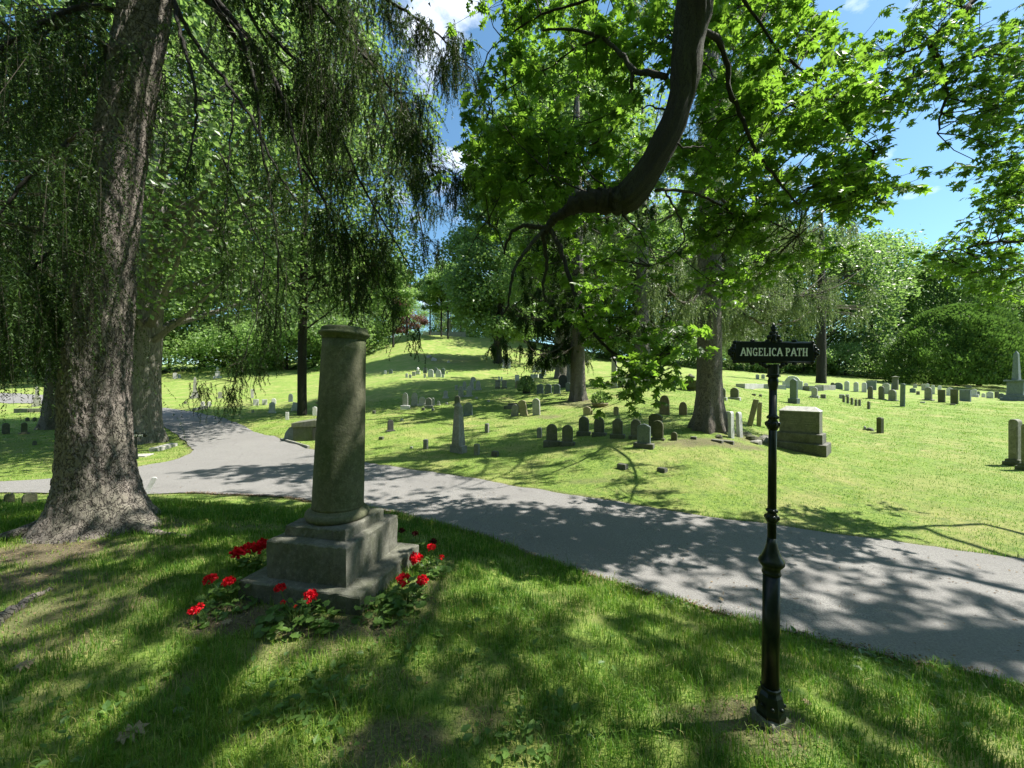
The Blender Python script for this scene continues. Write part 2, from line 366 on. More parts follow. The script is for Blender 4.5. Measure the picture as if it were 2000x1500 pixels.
# bare earth patches: (px, row, rx, ry, strength) in pixels of the photograph, on the ground
DIRT = [(90,1080,150,32,.9),(250,1075,120,18,.6),(30,1130,120,35,.85),(130,1190,170,45,.6),(60,1260,150,40,.5),(450,1205,110,38,.9),(650,1225,160,32,.8),(760,1330,110,30,.35),(590,1270,160,25,.45),
        (1480,1410,110,50,.75),(1350,1395,90,25,.5),(1480,1460,120,30,.6),(770,1455,130,60,.75),(930,1410,60,35,.5),(350,1330,60,22,.45),(300,1020,170,14,.6),(480,1030,150,10,.5),(560,1275,100,30,.35),
        (840,1140,40,70,.5),(180,1140,160,25,.5),(500,1440,70,20,.4),(1385,862,85,9,.75),(1290,864,50,5,.4),(1480,860,50,7,.6),(1130,787,60,8,.6),(870,703,60,6,.4),(1070,815,30,4,.6),(1150,940,50,6,.4),(1260,960,60,5,.3),(560,880,60,5,.6)]
DW = []
for (px, row, rx, ry, s_) in DIRT:
    c0 = at(px, row); r1 = abs(at(px+rx, row).x-c0.x); r2 = (at(px, row-ry).y-at(px, row+ry).y)/2
    DW.append((c0.x, c0.y, r1, abs(r2), s_))
def vn(x, y, s, seed=0):
    return (np.sin(x*s+seed)*np.sin(y*s*1.13+seed*2)+np.sin(x*s*2.1+y*s*.7+seed)*.6+np.sin(y*s*2.3-x*s*1.1+seed*3)*.5+np.sin(x*s*4.7+y*s*3.9)*.3)/2.4
def dirt(x, y):
    d = np.zeros(np.shape(x))
    n = vn(x, y, 5.0, 1.3)*.5+vn(x, y, 13.0, 2.7)*.35
    for (cx, cy_, r1, r2, s_) in DW:
        q = ((x-cx)/r1)**2+((y-cy_)/r2)**2
        d = np.maximum(d, s_*np.clip(1.35-q+n*.9, 0, 1))
    return np.clip(d, 0, 1)
def spread(px0, px1, step): return np.arange(px0, px1+1, step)
gpx = np.concatenate([np.arange(-5200, -1000, 140), np.arange(-1000, -100, 24), np.arange(-100, 2100, 6), np.arange(2100, 3000, 24), np.arange(3000, 7200, 140)])
gy = np.concatenate([[.3], np.exp(np.arange(math.log(.6), math.log(30), .011)), np.exp(np.arange(math.log(30), math.log(1500), .05))])
U, YY = np.meshgrid((gpx-1000)/F, gy); XX = U*YY; ZZ = zf(XX, YY)
rd = in_road(XX, YY); ZZ = ZZ-.04*rd
dd = dirt(XX, YY)
near_m = YY < 14
rdist = np.full(XX.shape, 9.); rdist[near_m] = road_dist(XX[near_m], YY[near_m])
dd = np.maximum(dd, np.clip(1.2-rdist/(.10+.05*vn(XX, YY, 6)), 0, 1)*.75)
h, w = XX.shape; idx = np.arange(h*w).reshape(h, w)
q = np.stack([idx[:-1, :-1], idx[:-1, 1:], idx[1:, 1:], idx[1:, :-1]], -1).reshape(-1, 4)
g = MB(); g.add(np.stack([XX, YY, ZZ], -1).reshape(-1, 3), [q], dd.ravel())
# the ground behind the camera joins the front sheet along its first row
xb = XX[0]; zb = ZZ[0]
rows = [(.3, 1.0), (0, 1.0)] ; 
V = []
sc_ = [1, 3, 8, 25, 80, 260, 900]
ys_ = [.3, -.5, -3, -9, -30, -120, -900]
for s0, y0 in zip(sc_, ys_): V.append(np.stack([xb*s0, np.full(w, y0), zb*1.0], -1))
V = np.array(V); hb = len(V); ib = np.arange(hb*w).reshape(hb, w)
qb = np.stack([ib[1:, :-1], ib[1:, 1:], ib[:-1, 1:], ib[:-1, :-1]], -1).reshape(-1, 4)
g.add(V.reshape(-1, 3), [qb], np.zeros(hb*w))
tag(g.build('ground', 'lawn', smooth=True, attr='dirt'), 'sloping cemetery lawn of patchy green grass and bare earth', kind='structure')
# side wings so that the sheet also covers the strip beside and behind the camera
# road surface
poly = [Vector(p) for p in ROAD]; npoly = len(poly); pts2 = list(poly)
y_ = 1.0
while y_ < 60:
    st_ = max(.14, .035*y_)
    for x_ in np.arange(-1.7*y_-2, 12, st_):
        if x_ < 1.6*y_+3: pts2.append(Vector((x_+random.uniform(-.02, .02), y_+random.uniform(-.02, .02))))
    y_ += st_
arr = np.array([(p.x, p.y) for p in pts2[npoly:]]); ins = in_road(arr[:, 0], arr[:, 1])
ins &= True
keep = arr[ins]; pts2 = poly+[Vector(p) for p in keep]
ov, oe, of, *_ = geometry.delaunay_2d_cdt(pts2, [], [list(range(npoly))], 1, 1e-5)
vx = np.array([(v.x, v.y) for v in ov]); vz = zf(vx[:, 0], vx[:, 1])+.010
rb = MB(); rb.add(np.column_stack([vx, vz]), [np.array([list(f) for f in of if len(f) == 3])])
tag(rb.build('road', 'asphalt', smooth=True), 'grey asphalt cemetery road forking round a grass island', kind='structure')

# ---------------------------------------------------------------- gravestones
def outline(kind, w, h):
    hw = w/2; P = []
    if kind == 'round':
        r = min(hw, h*.5); n = 9
        for i in range(n+1): a = math.pi*i/n; P.append((hw*math.cos(a), h-r+r*math.sin(a)))
    elif kind == 'seg':
        r = hw*.45; n = 8
        for i in range(n+1): t = 1-2*i/n; P.append((hw*t, h-r*t*t))
    elif kind == 'gothic':
        n = 6; rise = min(w*.85, h*.6)
        for i in range(n+1): t = i/n; P.append((hw*math.cos(t*math.pi/2)**.75 if i < n else 0, h-rise+rise*math.sin(t*math.pi/2)**1.15))
        P += [(-x, z) for x, z in P[-2::-1]]
    elif kind == 'shoulder':
        r = hw*.74; n = 8; zb_ = h-r*1.0
        P = [(hw, zb_-.02*h), (hw*.97, zb_+.05*h), (r*1.04, zb_+.07*h)]
        for i in range(1, n): a = math.pi*(.09+.82*i/n); P.append((r*math.cos(a), h-r+r*math.sin(a)))
        P += [(-r*1.04, zb_+.07*h), (-hw*.97, zb_+.05*h), (-hw, zb_-.02*h)]
    elif kind == 'peak': P = [(hw, h*.88), (0, h), (-hw, h*.88)]
    elif kind == 'rough':
        P = [(hw*.96, h*.80), (hw*.7, h*.97), (hw*.2, h*.93), (-hw*.25, h), (-hw*.75, h*.9), (-hw*.98, h*.7)]
    else: P = [(hw, h), (-hw, h)]
    return [(-hw, -.12), (hw, -.12)] + P
def slab(o, t, ch=.012, z0=0, y0=0, taper=1.0, mb=None):
    n = len(o); O = np.array(o); c = np.array([0, O[:, 1].max()*.5]); ext = np.abs(O-c).max(0)+1e-6
    I = c+(O-c)*(1-ch/ext)
    L = []
    for y, P in ((-t/2, I), (-t/2+ch, O), (t/2-ch, O), (t/2, I)): L.append(np.column_stack([P[:, 0], np.full(n, y+y0), P[:, 1]+z0]))
    i = np.arange(n); j = (i+1) % n
    fs = [np.stack([k*n+i, k*n+j, (k+1)*n+j, (k+1)*n+i], 1) for k in range(3)]
    return (mb or MB()).add(np.concatenate(L), fs+[np.arange(n)[::-1], np.arange(n)+3*n])

STONES = []
def stone(kind, px, row, w, h, mat, label, rel=0, lean=0, pl=None, back=0, t=None, group=None, cat='gravestone', name='gravestone', Y=None, pm=None, extra=None):
    """px,row: middle of the foot; w,h in pixels of the photograph at that distance. pl: plinth (extra width px, height px[, second step])"""
    p = at(px, row) if Y is None else gp(px, Y); s = p.y/F; th = math.atan2(p.x, p.y)
    Wd = w*s*math.cos(th); H = h*s; T = t if t else max(.07, min(.32*Wd, .22))
    rz = -(th+R(rel))
    e = thing(name, label, cat, (p.x, p.y+ (T/2), p.z), rz, group, R(back), R(lean))
    z = 0
    if pl:
        steps = pl if isinstance(pl[0], tuple) else (pl,)
        b = MB()
        for k_, (ew, eh) in enumerate(steps):
            bw = Wd+ew*s; bt = T+ew*s*.75
            b.box((0, 0, z-(.12 if k_ == 0 else .002)), (bw, bt, eh*s+(.12 if k_ == 0 else .002)), min(.012, eh*s*.2)); z += eh*s
        b.build('plinth', pm or mat, e); H -= z
    if kind in ('obelisk', 'post', 'pillar'):
        m = MB(); tp = {'obelisk': .62, 'post': 1.0, 'pillar': .92}[kind]
        D = Wd if kind != 'post' else Wd*.9
        hh = H*(.90 if kind == 'obelisk' else .93 if kind == 'post' else .97)
        m.box((0, 0, z-(.1 if not pl else 0)), (Wd, D, hh+(.1 if not pl else 0)), 0, 0, tp)
        if kind == 'pillar': m.box((0, 0, z+hh), (Wd*1.35, D*1.35, H*.03), 0); m.box((0, 0, z+hh+H*.03), (Wd*1.1, D*1.1, H*.06), 0, 0, .15)
        else: m.box((0, 0, z+hh), (Wd*tp, D*tp, H-hh), 0, 0, .05 if kind == 'obelisk' else .55)
        m.build('shaft', mat, e)
    elif kind == 'urn':
        u = Wd/2; m = MB(); m.box((0, 0, z), (Wd, Wd, H*.45), .01); m.box((0, 0, z+H*.45), (Wd*1.2, Wd*1.2, H*.05)); m.build('shaft', mat, e)
        q_ = MB(); q_.lathe([(u*.5, z+H*.5), (u*.25, z+H*.56), (u*.7, z+H*.7), (u*.75, z+H*.8), (u*.3, z+H*.9), (u*.15, z+H)], 16); q_.build('urn', mat, e, smooth=True)
    elif kind == 'block':
        m = MB(); m.box((0, 0, -.1+z), (Wd, T if t else Wd*.7, H+.1), min(.02, H*.15)); m.build('block', mat, e)
    else:
        slab(outline(kind, Wd, H), T, min(.014, Wd*.06), z).build('tablet', mat, e)
        if w >= 18 and h > 30 and kind in ('round', 'shoulder', 'seg'):
            o = outline('round', Wd*.74, H*.86); o = [(x, max(zz, H*.14)) for x, zz in o]
            slab(o, .012, .004, z, -T/2-.002).build('inscription_panel', mat, e)
    STONES.append(e); return e
S = stone
# row on the bank by the big spruce
G1 = 'tablets standing in the row left of the big spruce'
S('round',1078,872,21,44,'darkstone','dark round-topped tablet on a plinth, front left of the curved family row',8,0,(11,11),group=G1)
S('round',1109,871,21,41,'darkstone','dark round-topped tablet on a plinth, right neighbour of the foremost left tablet',10,0,(8,8),group=G1)
S('round',1141,851,20,38,'darkstone','dark arched tablet on a pale-edged plinth, third from the left of the family row',12,0,(8,8),group=G1)
S('round',1171,852,20,37,'darkstone','narrow dark arched tablet on a plinth, fourth from the left of the family row',12,0,(8,7),group=G1)
S('shoulder',1207,856,20,39,'darkstone','mossy shouldered tablet on a stepped plinth, middle of the family row',10,0,(9,8),group=G1)
S('round',1243,858,20,39,'darkstone','weathered round tablet half hidden behind the light grey tablet',10,0,(8,7),group=G1)
S('seg',1282,848,27,40,'mossy','broad capped dark tablet behind the mossy round one',12,0,None,group=G1)
S('round',1286,859,22,38,'mossy','mossy green round tablet right behind the light grey tablet',14,0,(6,3),group=G1)
S('seg',1259,875,26,47,'slate','tall grey-green tablet on a wide plinth, foremost right of the family row',12,0,(13,9),group=G1,pm='base')
S('round',1318,860,12,16,'mossy','small low round stone between the family row and the big spruce',12)
S('block',1356,858,12,5,'base','low flat block in the bare earth left of the big spruce roots',8)
S('post',1054,855,8.5,20,'granite','short square granite marker left of the dark family row',14)
# around the obelisk
S('obelisk',895,884,19,98,'granite','tapered grey granite obelisk on a square plinth near the road',42,0,(13,14))
S('shoulder',914,812,17,26,'slate','blue-grey tablet directly behind the granite obelisk',14,0,(3,2))
S('round',893,792,11,19,'darkstone','small dark tablet just above the obelisk tip',10,0,(4,3))
S('round',762,843,12,23,'black','small near black round stone right of the broken column',-12,0,(6,3))
for px,row,w,h,lb in [(831,877,8,19,'upright granite corner post left of the obelisk'),(951,845,7,18,'granite corner post uphill right of the obelisk'),(931,889,9,22,'granite corner post in front right of the obelisk plinth')]:
    S('post',px,row,w,h,'granite',lb,25,cat='corner post',name='corner_post',group='granite corner posts near the obelisk')
for px,row,w,h,lb in [(967,891,13,10,'stubby square granite block right of the obelisk'),(1217,916,19,10,'low granite block on the lawn below the family row'),(1295,922,18,8,'low pale block on the lawn right of its twin below the row'),(744,859,9,6,'flat little block near the road right of the column'),(784,823,6,5,'tiny dark block uphill of the near black stone'),(730,808,6,6,'tiny pale block on the bank just right of the column shaft'),(826,802,6,6,'tiny square block under the light grey trio'),(845,802,5,5,'tiny square block right under the dark-based trio'),(803,876,5,3.5,'tiny pale stone in the grass left of the corner post'),(954,785,5,4,'tiny dark block on the lit slope above the obelisk'),(930,779,5,4,'tiny reddish block on the bright slope below the gothic pair'),(872,790,5,4,'tiny pale block right of the little stub stone')]:
    S('block',px,row,w,h,'base' if h > 5.5 else 'pale',lb,30,cat='marker',name='grave_marker',group='low grave markers in the grass')
# bright middle slope
S('gothic',791,800,11,33,'pale','slim gothic tablet on a bright white base, left edge of the sunny slope',8,0,(7,8),pm='marble')
S('gothic',809,793,12,26,'pale','gothic tablet without plinth, second on the sunny slope',10)
S('round',824,793,13,18,'pale','squat pale stone with flared base, left of the trio',12,0,(4,4))
S('round',837,797,13,20,'granite','squat darker stone on a deep plinth, front of the trio',12,0,(4,5))
S('round',845,792,6,15,'pale','narrow stone peeping out right of the squat trio',12,0,(3,3))
S('round',856,792,6,9,'pale','little stub stone right of the squat trio',10,0,(3,2))
S('seg',870,778,8,15,'pale','short square-shouldered stone above the squat trio',10,0,(4,3))
S('post',891,762,5,10,'pale','little square post left of the gothic group',10)
S('gothic',907,762,7,17,'pale','leftmost back stone of the pointed gothic group',10,0,(2,2))
S('gothic',921,762,8,18,'pale','middle back stone of the pointed gothic group',12,0,(3,2))
S('gothic',934,762,9,18,'pale','rightmost back stone of the pointed gothic group',12,0,(4,3))
S('seg',924,745,9,9,'pale','small square-topped stone behind the gothic group',10)
S('gothic',900,776,10,22,'pale','left front stone of the pointed gothic group',10,0,(5,3))
S('gothic',916,775,10,21,'pale','right front stone of the pointed gothic group',10,0,(5,3))
S('pillar',972,759,8,16,'granite','left one of two square flat-topped pillars on the slope',14,0,(3,3))
S('pillar',985,759,8,16,'granite','right one of two square flat-topped pillars on the slope',14,0,(3,3))
S('flat',976,745,3,10,'marble','thin white stone leaning left behind the two pillars',10,-12)
S('flat',980,745,3,9,'marble','thin white upright stone behind the two pillars',10)
S('flat',1010,745,8,13,'marble','white flat-topped stone behind the brown gothic one',10)
S('gothic',1010,758,8,15,'tan','small brownish gothic stone left of the leafy bush',10)
S('round',1023,744,9,8,'pale','low round pale stone above the leafy bush',8)
S('round',1038,746,9,8,'pale','low round grey stone right above the leafy bush',8)
S('block',1044,738,15,7,'marble','wide low white base in front of the double white stones',8)
S('block',1057,738,8,9,'slate','small grey block beside the wide white base',8)
S('gothic',1047,727,12,18,'marble','left tall white gothic stone before the hillside tomb',8,0,(2,2))
S('gothic',1059,727,9,17,'marble','right tall white gothic stone before the hillside tomb',8,0,(2,2))
S('gothic',1063,733,6,12,'marble','narrow white stone at the right foot of the gothic pair',8)
G3 = 'three slate tablets on one long base'
S('seg',1055,769,12.5,19,'slate','left slate tablet of the three right of the bush',8,0,(2,2),group=G3)
S('seg',1071,769,12.5,19,'slate','middle slate tablet of the three right of the bush',8,0,(2,2),group=G3)
S('seg',1088,769,12.5,19,'slate','right slate tablet of the three right of the bush',8,0,(2,2),group=G3)
S('round',1100,757,17,25,'black','large black round-headed stone under the drooping boughs',8,0,(3,3))
S('seg',1110,764,10,17,'slate','slate tablet half hidden by the trunk right of the trio',8)
S('round',1005,813,14,23,'granite','greenish tablet tilted back, front left of the leaning trio',18,6)
S('seg',1024,812,15,31,'tan','tall olive tablet leaning left in the leaning trio',18,-11)
S('round',1048,811,15,33,'pale','tall pale round tablet, upright one of the leaning trio',16,-2)
# tan stones
S('seg',1147,811,15,17,'tan','low tan tablet on the lawn above the family row',14)
S('post',1156,810,4,9,'tan','thin tan post touching the low tan tablet',10)
S('seg',1204,811,10,17,'tan','narrow tan tablet between the low tan one and the gothic pair',14)
S('gothic',1299,810,20,38,'brown','large brownstone gothic tablet left of the big spruce',8)
S('gothic',1335,811,16,26,'brown','smaller brownstone gothic tablet touching the big spruce trunk side',8)
# behind the hanging boughs
S('pillar',1200,758,10,58,'pale','tall pale square shaft behind the drooping boughs',10,0,(4,5))
S('shoulder',1213,757,11,31,'darkstone','dark narrow stone beside the tall pale shaft',8,0,(3,3))
S('urn',1233,754,16,42,'black','dark urn-topped monument left of the flared trunk',10,0,(6,5),name='urn_monument',cat='monument')
S('urn',1350,762,26,32,'mossy','grey-green chest monument with small urn behind the big spruce',8,0,(8,6),name='urn_monument',cat='monument')
# right of the spruce
S('round',1411,781,15,24,'darkstone','grey curved-side stone half behind the spruce trunk',12,0,(5,5),pm='pale')
S('round',1436,781,17,24,'darkstone','grey round stone with rolled sides on a pale plinth right of the trunk',16,0,(6,5),pm='pale')
S('seg',1408,757,10,9,'pale','small pale stone seen past the spruce trunk edge',8)
S('flat',1466,832,11,53,'tan','tall thin olive slab leaning far to the right',4,12,t=.1)
S('flat',1484,833,9,47,'tan','tall thin olive slab standing upright beside the leaning one',4,2,t=.1)
S('gothic',1431,857,8,53,'marble','left one of the two narrow curved white stones at the roots',32,-1,t=.13)
S('gothic',1448,855,8,50,'marble','right one of the two narrow curved white stones at the roots',34,-3,t=.13)
S('block',1418,812,17,8,'pale','flat fallen slab behind the two curved white stones',10,-8,cat='fallen slab',name='fallen_slab')
S('block',1425,866,20,5,'base','low broken base at the foot of the curved white stones',10,cat='fallen slab',name='fallen_slab')
S('block',1403,863,22,4,'base','flat broken slab among the spruce roots',18,2,cat='fallen slab',name='fallen_slab')
S('seg',1480,740,7,9,'pale','left one of two small far white stones behind the sign',4)
S('seg',1491,740,7,9,'pale','right one of two small far white stones behind the sign',4)
S('peak',1552,788,17,49,'slate','tall dark slab monument on a plinth behind the sign post',38,0,(5,10))
S('shoulder',1550,759,40,25,'marble','very wide white-blue monument behind the tall dark slab',4,name='wide_monument',cat='monument')
S('urn',1541,752,9,17,'marble','small white urn stone left above the wide white monument',4)
S('seg',1575,760,8,12,'marble','small white stone at the right end of the wide white monument',4,0,(3,3))
S('round',1592,777,12,21,'pale','square-shouldered pale stone on a base right of the dark slab',16,0,(5,4))
S('block',1609,778,10,8,'darkstone','low dark wedge stone right of the pale based one',14)
S('block',1473,773,8,4,'base','low brown block left of the sign post',10)
S('block',1486,775,6,5,'base','low grey block next to the sign post',10)
S('block',1645,778,10,8,'pale','low pale block, left of the pair above the little posts',10)
S('block',1656,776,7,6,'pale','low pale block, right of the pair above the little posts',10)
for i_p,(px,row,w,h,lb) in enumerate([(1649,786,4.4,14,'first little pointed post at the left end of the line'),(1657,788,4.4,14,'second little pointed post from the left of the line'),(1665,791,4.4,14,'middle little pointed post of the line'),(1673,793,4.4,13,'fourth little pointed post, left one of the close pair'),(1680,793,4.4,13,'fifth little pointed post, right one of the close pair'),(1698,799,5,15,'little pointed post standing alone right of the line')]):
    S('post',px,row,w,h,'darkstone',lb,30,cat='marker post',name='marker_post',group='line of little pointed posts')
S('round',1627,757,8,10,'darkstone','dark round stone at the end of the low wall',6)
S('round',1639,760,18,13,'slate','wide low round slate stone right of the low wall',6)
G4 = 'white round stones in the back row'
S('round',1655,763,10,19,'marble','left white round stone of the back row of three',14,0,None,group=G4)
S('round',1673,765,10,19,'marble','middle white round stone of the back row of three',14,0,None,group=G4)
S('round',1689,766,10,19,'marble','right white round stone of the back row of three',14,0,None,group=G4)
S('flat',1704,762,20,18,'slate','wide grey flat stone right of the three white ones',6)
S('round',1701,779,11,25,'darkstone','leftmost grey rounded stone of the front right group',30,0,(4,2))
S('round',1723,781,13,27,'darkstone','taller grey rounded stone, second of the front right group',34,0,(4,2))
S('round',1745,783,17,22,'granite','broad low rounded stone, third of the front right group',30,0,(4,2))
S('seg',1764,794,12,45,'slate','tall thin slab seen half edge-on in the right field',42,1)
S('round',1732,769,15,21,'pale','broad white-edged round stone behind the grey group',8)
S('round',1746,762,10,13,'marble','small white round stone under the pillar',6)
S('pillar',1750,762,12,26,'darkstone','dark square pillar with a pale cap before the trees',8)
S('seg',1784,767,12,9,'slate','low slate stone left below the evergreen',8)
S('block',1794,771,7,7,'base','small rough block below the evergreen',8)
S('round',1788,758,8,8,'pale','little pale stone at the left foot of the evergreen',4)
S('flat',1805,763,9,13,'pale','grey flat stone under the evergreen, behind the rounded one',6)
S('round',1815,782,16,26,'granite','large grey round stone in front under the evergreen',30,0,(5,2))
S('round',1812,757,8,8,'marble','little white stone above the large grey round one',4)
S('round',1823,770,8,18,'marble','white narrow stone just right of the large grey round one',6)
S('round',1836,771,8,18,'marble','white narrow stone left of the brown square pair',6)
S('flat',1841,786,16,25,'mossy','left brown square slab under the evergreen',36)
S('flat',1866,789,17,29,'mossy','right brown square slab, the larger under the evergreen',36)
S('shoulder',1856,773,13,16,'marble','white stone between the two brown square slabs',4)
S('flat',1888,784,23,23,'slate','wide blue-grey block stone right of the brown slabs',20)
S('seg',1904,775,11,15,'marble','white stone on a stepped base right of the wide grey one',10,0,(5,5))
S('seg',1893,758,14,6,'pale','low pale stone behind under the evergreen edge',4)
S('round',1912,772,6,8,'slate','tiny grey round stone right of the stepped white one',4)
S('round',1922,776,8,8,'marble','tiny white round stone in the far right lawn',4)
S('seg',1935,778,14,13,'marble','white block stone with lipped top in the far right lawn',8)
S('flat',1948,777,9,12,'darkstone','dark small stone between the white ones at far right',4)
S('round',1957,779,13,11,'slate','low round grey stone left of the big obelisk monument',6)
S('flat',1969,776,7,13,'pale','small pale post left beside the big obelisk monument',6)
S('block',1803,787,10,2.5,'pale','flat flush marker in the grass under the evergreen',6)
S('block',1862,791,11,2.2,'base','flat flush marker in front of the larger brown slab',6)
S('post',1721,846,11,31,'mossy','square brown-grey post alone on the right lawn',34,cat='corner post',name='corner_post')
# left side
S('round',45,848,13,23,'darkstone','dark round tablet on a low base in the left shade',-6,0,(6,3))
S('round',9,848,16,22,'darkstone','dark round tablet at the left picture edge',-6)
S('round',65,870,9,9,'darkstone','little round stone in the shade left of the big trunk',-4)
S('round',52,823,9,8,'darkstone','left one of two low dark stones in the shade',-4)
S('round',66,823,9,8,'darkstone','right one of two low dark stones in the shade',-4)
S('obelisk',71,794,9,39,'granite','grey obelisk on a capped square pedestal by the left road',4,0,((7,4),(4,13)),name='obelisk_monument',cat='monument')
S('pillar',106,800,11,32,'darkstone','dark square pillar beside the big trunk left side',4)
S('rough',12,986,22,21,'mossy','left one of two squat tan stones behind the big trunk',-6,0,None)
S('rough',52,989,32,25,'mossy','right broader one of two squat tan stones behind the big trunk',-6,0,None)
S('seg',283,965,11,33,'marble','white thin tablet tilted right against the big trunk flare',6,22,t=.06)
S('seg',341,740,9,12,'pale','small pale stone top left of the far lawn',4)
S('seg',350,739,6,8,'slate','smaller slate stone behind the pale one top left',4)
S('urn',424,739,9,23,'pale','pale urn monument at the forest edge',4,0,(6,4),name='urn_monument',cat='monument')
S('obelisk',380,778,8,42,'granite','slim grey obelisk on a stepped base across the far road',4,0,((9,5),(4,7)),name='obelisk_monument',cat='monument')
S('seg',310,770,9,16,'slate','blue-grey stone right beside the ridged grey trunk',4)
S('shoulder',429,778,8,13,'granite','small dark-panelled stone right of the slim obelisk',4,0,(3,2))
S('flat',492,778,6,18,'pale','narrow tall stone among the hanging twigs',4)
S('flat',499,792,11,12,'marble','left one of three small bright white stones',8)
S('flat',516,791,10,11,'marble','middle one of three small bright white stones',8)
S('round',534,790,9,12,'marble','right one of three small bright white stones',8)
S('shoulder',530,807,12,22,'marble','bright white tablet in front of the small white trio',8,2,(3,3))
S('flat',573,803,12,17,'marble','white tablet tilted right, left of the straight trunk',14,14)
S('gothic',567,785,9,16,'slate','grey gothic stone behind the tilted white tablet',6)
S('flat',560,820,7,15,'marble','slim white post stone below the tilted tablet',8)
S('shoulder',614,812,9,18,'marble','white shouldered tablet between straight trunk and column',10)
S('block',493,806,5,5,'pale','tiny white stub below the small white trio',6)
S('block',618,789,4,5,'tan','tiny tan stub above the white shouldered tablet',6)
S('round',395,794,8,10,'marble','left one of two little white stones over the rough ledge',6)
S('round',408,794,8,10,'marble','right one of two little white stones over the rough ledge',6)
S('block',361,789,6,5,'base','small grey block left of the slim obelisk foot',6)
for px,w_,lb in ((376,11,'lowest left rock of the pale ledge by the road bend'),(386,12,'middle rock of the pale ledge by the road bend'),(396,10,'right rock of the pale ledge by the road bend')):
    S('rough',px,803-(px-376)*.2,w_,6,'pale',lb,6,t=.4,cat='rock',name='rock',group='rocks of the pale roadside ledge')
# back of the middle lawn, below the hill
for a_ in [('seg',794,738,5,9,'marble','leftmost thin white stone below the hill'),('round',801,739,5,8,'pale','small pale stone second from the left below the hill'),('urn',816,731,8,14,'marble','white urn-topped stone left in the cluster below the hill'),('flat',808,734,7,8,'pale','low pale stone under the white urn one'),('round',830,729,8,12,'slate','blue-grey round stone in the cluster below the hill'),('flat',829,738,4,8,'marble','thin white stub in front of the blue-grey round stone'),
           ('round',841,737,11,16,'marble','broad white round stone, largest of the cluster below the hill'),('gothic',851,730,9,12,'slate','bluish pointed stone behind the cluster below the hill'),('gothic',856,737,11,15,'marble','white pointed stone on a wide base in the cluster'),('round',865,732,8,13,'slate','grey round stone at the right of the cluster below the hill'),('flat',865,738,5,7,'marble','tiny white stub in front of the grey right stone'),('flat',873,731,3,5,'pale','last tiny pale post right of the cluster'),('round',763,731,7,10,'slate','bluish round stone seen through hanging twigs'),('round',752,731,5,8,'marble','little white stone left of the bluish one through twigs')]:
    S(*a_, rel=8, group='far stones clustered below the hill')
print('stones', len(STONES))

# ---------------------------------------------------------------- large monuments
def oriented(px, row, Y=None): return at(px, row)
# granite family monument on two steps
p = at(1572, 884); s = p.y/F; rz = -R(37.5+9)
e = thing('family_monument', 'broad dark granite block with hipped top on two wide steps', 'monument', (p.x+.12, p.y+.30, p.z), rz)
k_ = s*1.0
MB().box((0, 0, -.15), (1.10, .74, .15+18*k_), .012).build('lower_step', 'base', e)
MB().box((0, 0, 18*k_-.002), (.93, .57, 19*k_), .012).build('upper_step', 'base', e)
z1 = 37*k_; 
MB().box((0, 0, z1-.004), (.80, .42, 42*k_+.004)).build('die', 'darkstone', e)
m = MB(); m.box((0, 0, z1+42*k_+.001), (.82, .44, .018)); hp = z1+42*k_+.019
m.add([(-.41,-.22,hp),(.41,-.22,hp),(.41,.22,hp),(-.41,.22,hp),(-.29,-.05,hp+.10),(.29,-.05,hp+.10),(.29,.05,hp+.10),(-.29,.05,hp+.10)], [np.array([[0,1,5,4],[1,2,6,5],[2,3,7,6],[3,0,4,7],[4,5,6,7]])])
m.build('hipped_cap', 'pale', e)
m = MB()
for (cx, zz, L) in [(-.22,.86,.22),(-.11,.77,.14),(-.11,.66,.13),(-.11,.55,.10),(-.11,.44,.13),(.22,.80,.20),(.22,.62,.21),(.22,.50,.21),(.22,.38,.20)]:
    x_ = cx-L/2
    while x_ < cx+L/2:
        w_ = random.uniform(.008, .02); m.box((x_+w_/2, -.2115, z1+40*k_*zz-.008), (w_*.45, .003, .017)); 
        if random.random() < .6: m.box((x_+w_*.8, -.2118, z1+40*k_*zz-.008+random.choice((0, .007, .013))), (w_*.7, .003, .005))
        x_ += w_+.008
m.build('inscription', 'inscr', e)

# double round stone at the right edge
for px, row, lb in ((1993, 911, 'left half of the double round-topped stone at the right picture edge'), (2019, 920, 'right half of the double round-topped stone cut by the picture edge')):
    S('round', px, row, 21, 92, 'granite', lb, 22, 0, ((13, 8), (7, 5)), pm='darkstone', t=.18)
# big obelisk monument far right
S('obelisk',1987,782,15,97,'slate','large grey obelisk with finial on a massive pedestal at far right',20,0,((26,5),(19,6),(12,26),(19,3)),name='obelisk_monument',cat='monument')
# hillside mausoleum
p = at(1074, 722); s = p.y/F
e = thing('hillside_tomb', 'stone hillside tomb front with curved gable and dark door', 'tomb', (p.x, p.y, p.z), -math.atan2(p.x, p.y))
w_, h_ = 34*s, 26*s
o = [(-w_/2, -.5), (w_/2, -.5), (w_/2, h_*.68), (w_*.3, h_*.74), (w_*.22, h_*.93), (0, h_), (-w_*.22, h_*.93), (-w_*.3, h_*.74), (-w_/2, h_*.68)]
slab(o, 1.6, .05, 0, .8).build('front_wall', 'granite', e)
MB().box((0, -.05, 0), (w_*.24, .14, h_*.6)).build('door', 'black', e)
for sx in (-1, 1): MB().box((sx*w_*.19, -.12, 0), (w_*.07, .2, h_*.62)).build('column', 'pale', e); MB().box((sx*w_*.35, -.03, h_*.1), (w_*.14, .1, h_*.5)).build('side_panel', 'darkstone', e)
MB().box((0, -.14, h_*.625), (w_*.5, .28, h_*.07)).build('lintel', 'pale', e)
MB().box((0, -.5, -.3), (w_*.42, .7, .45)).build('doorstep', 'granite', e)
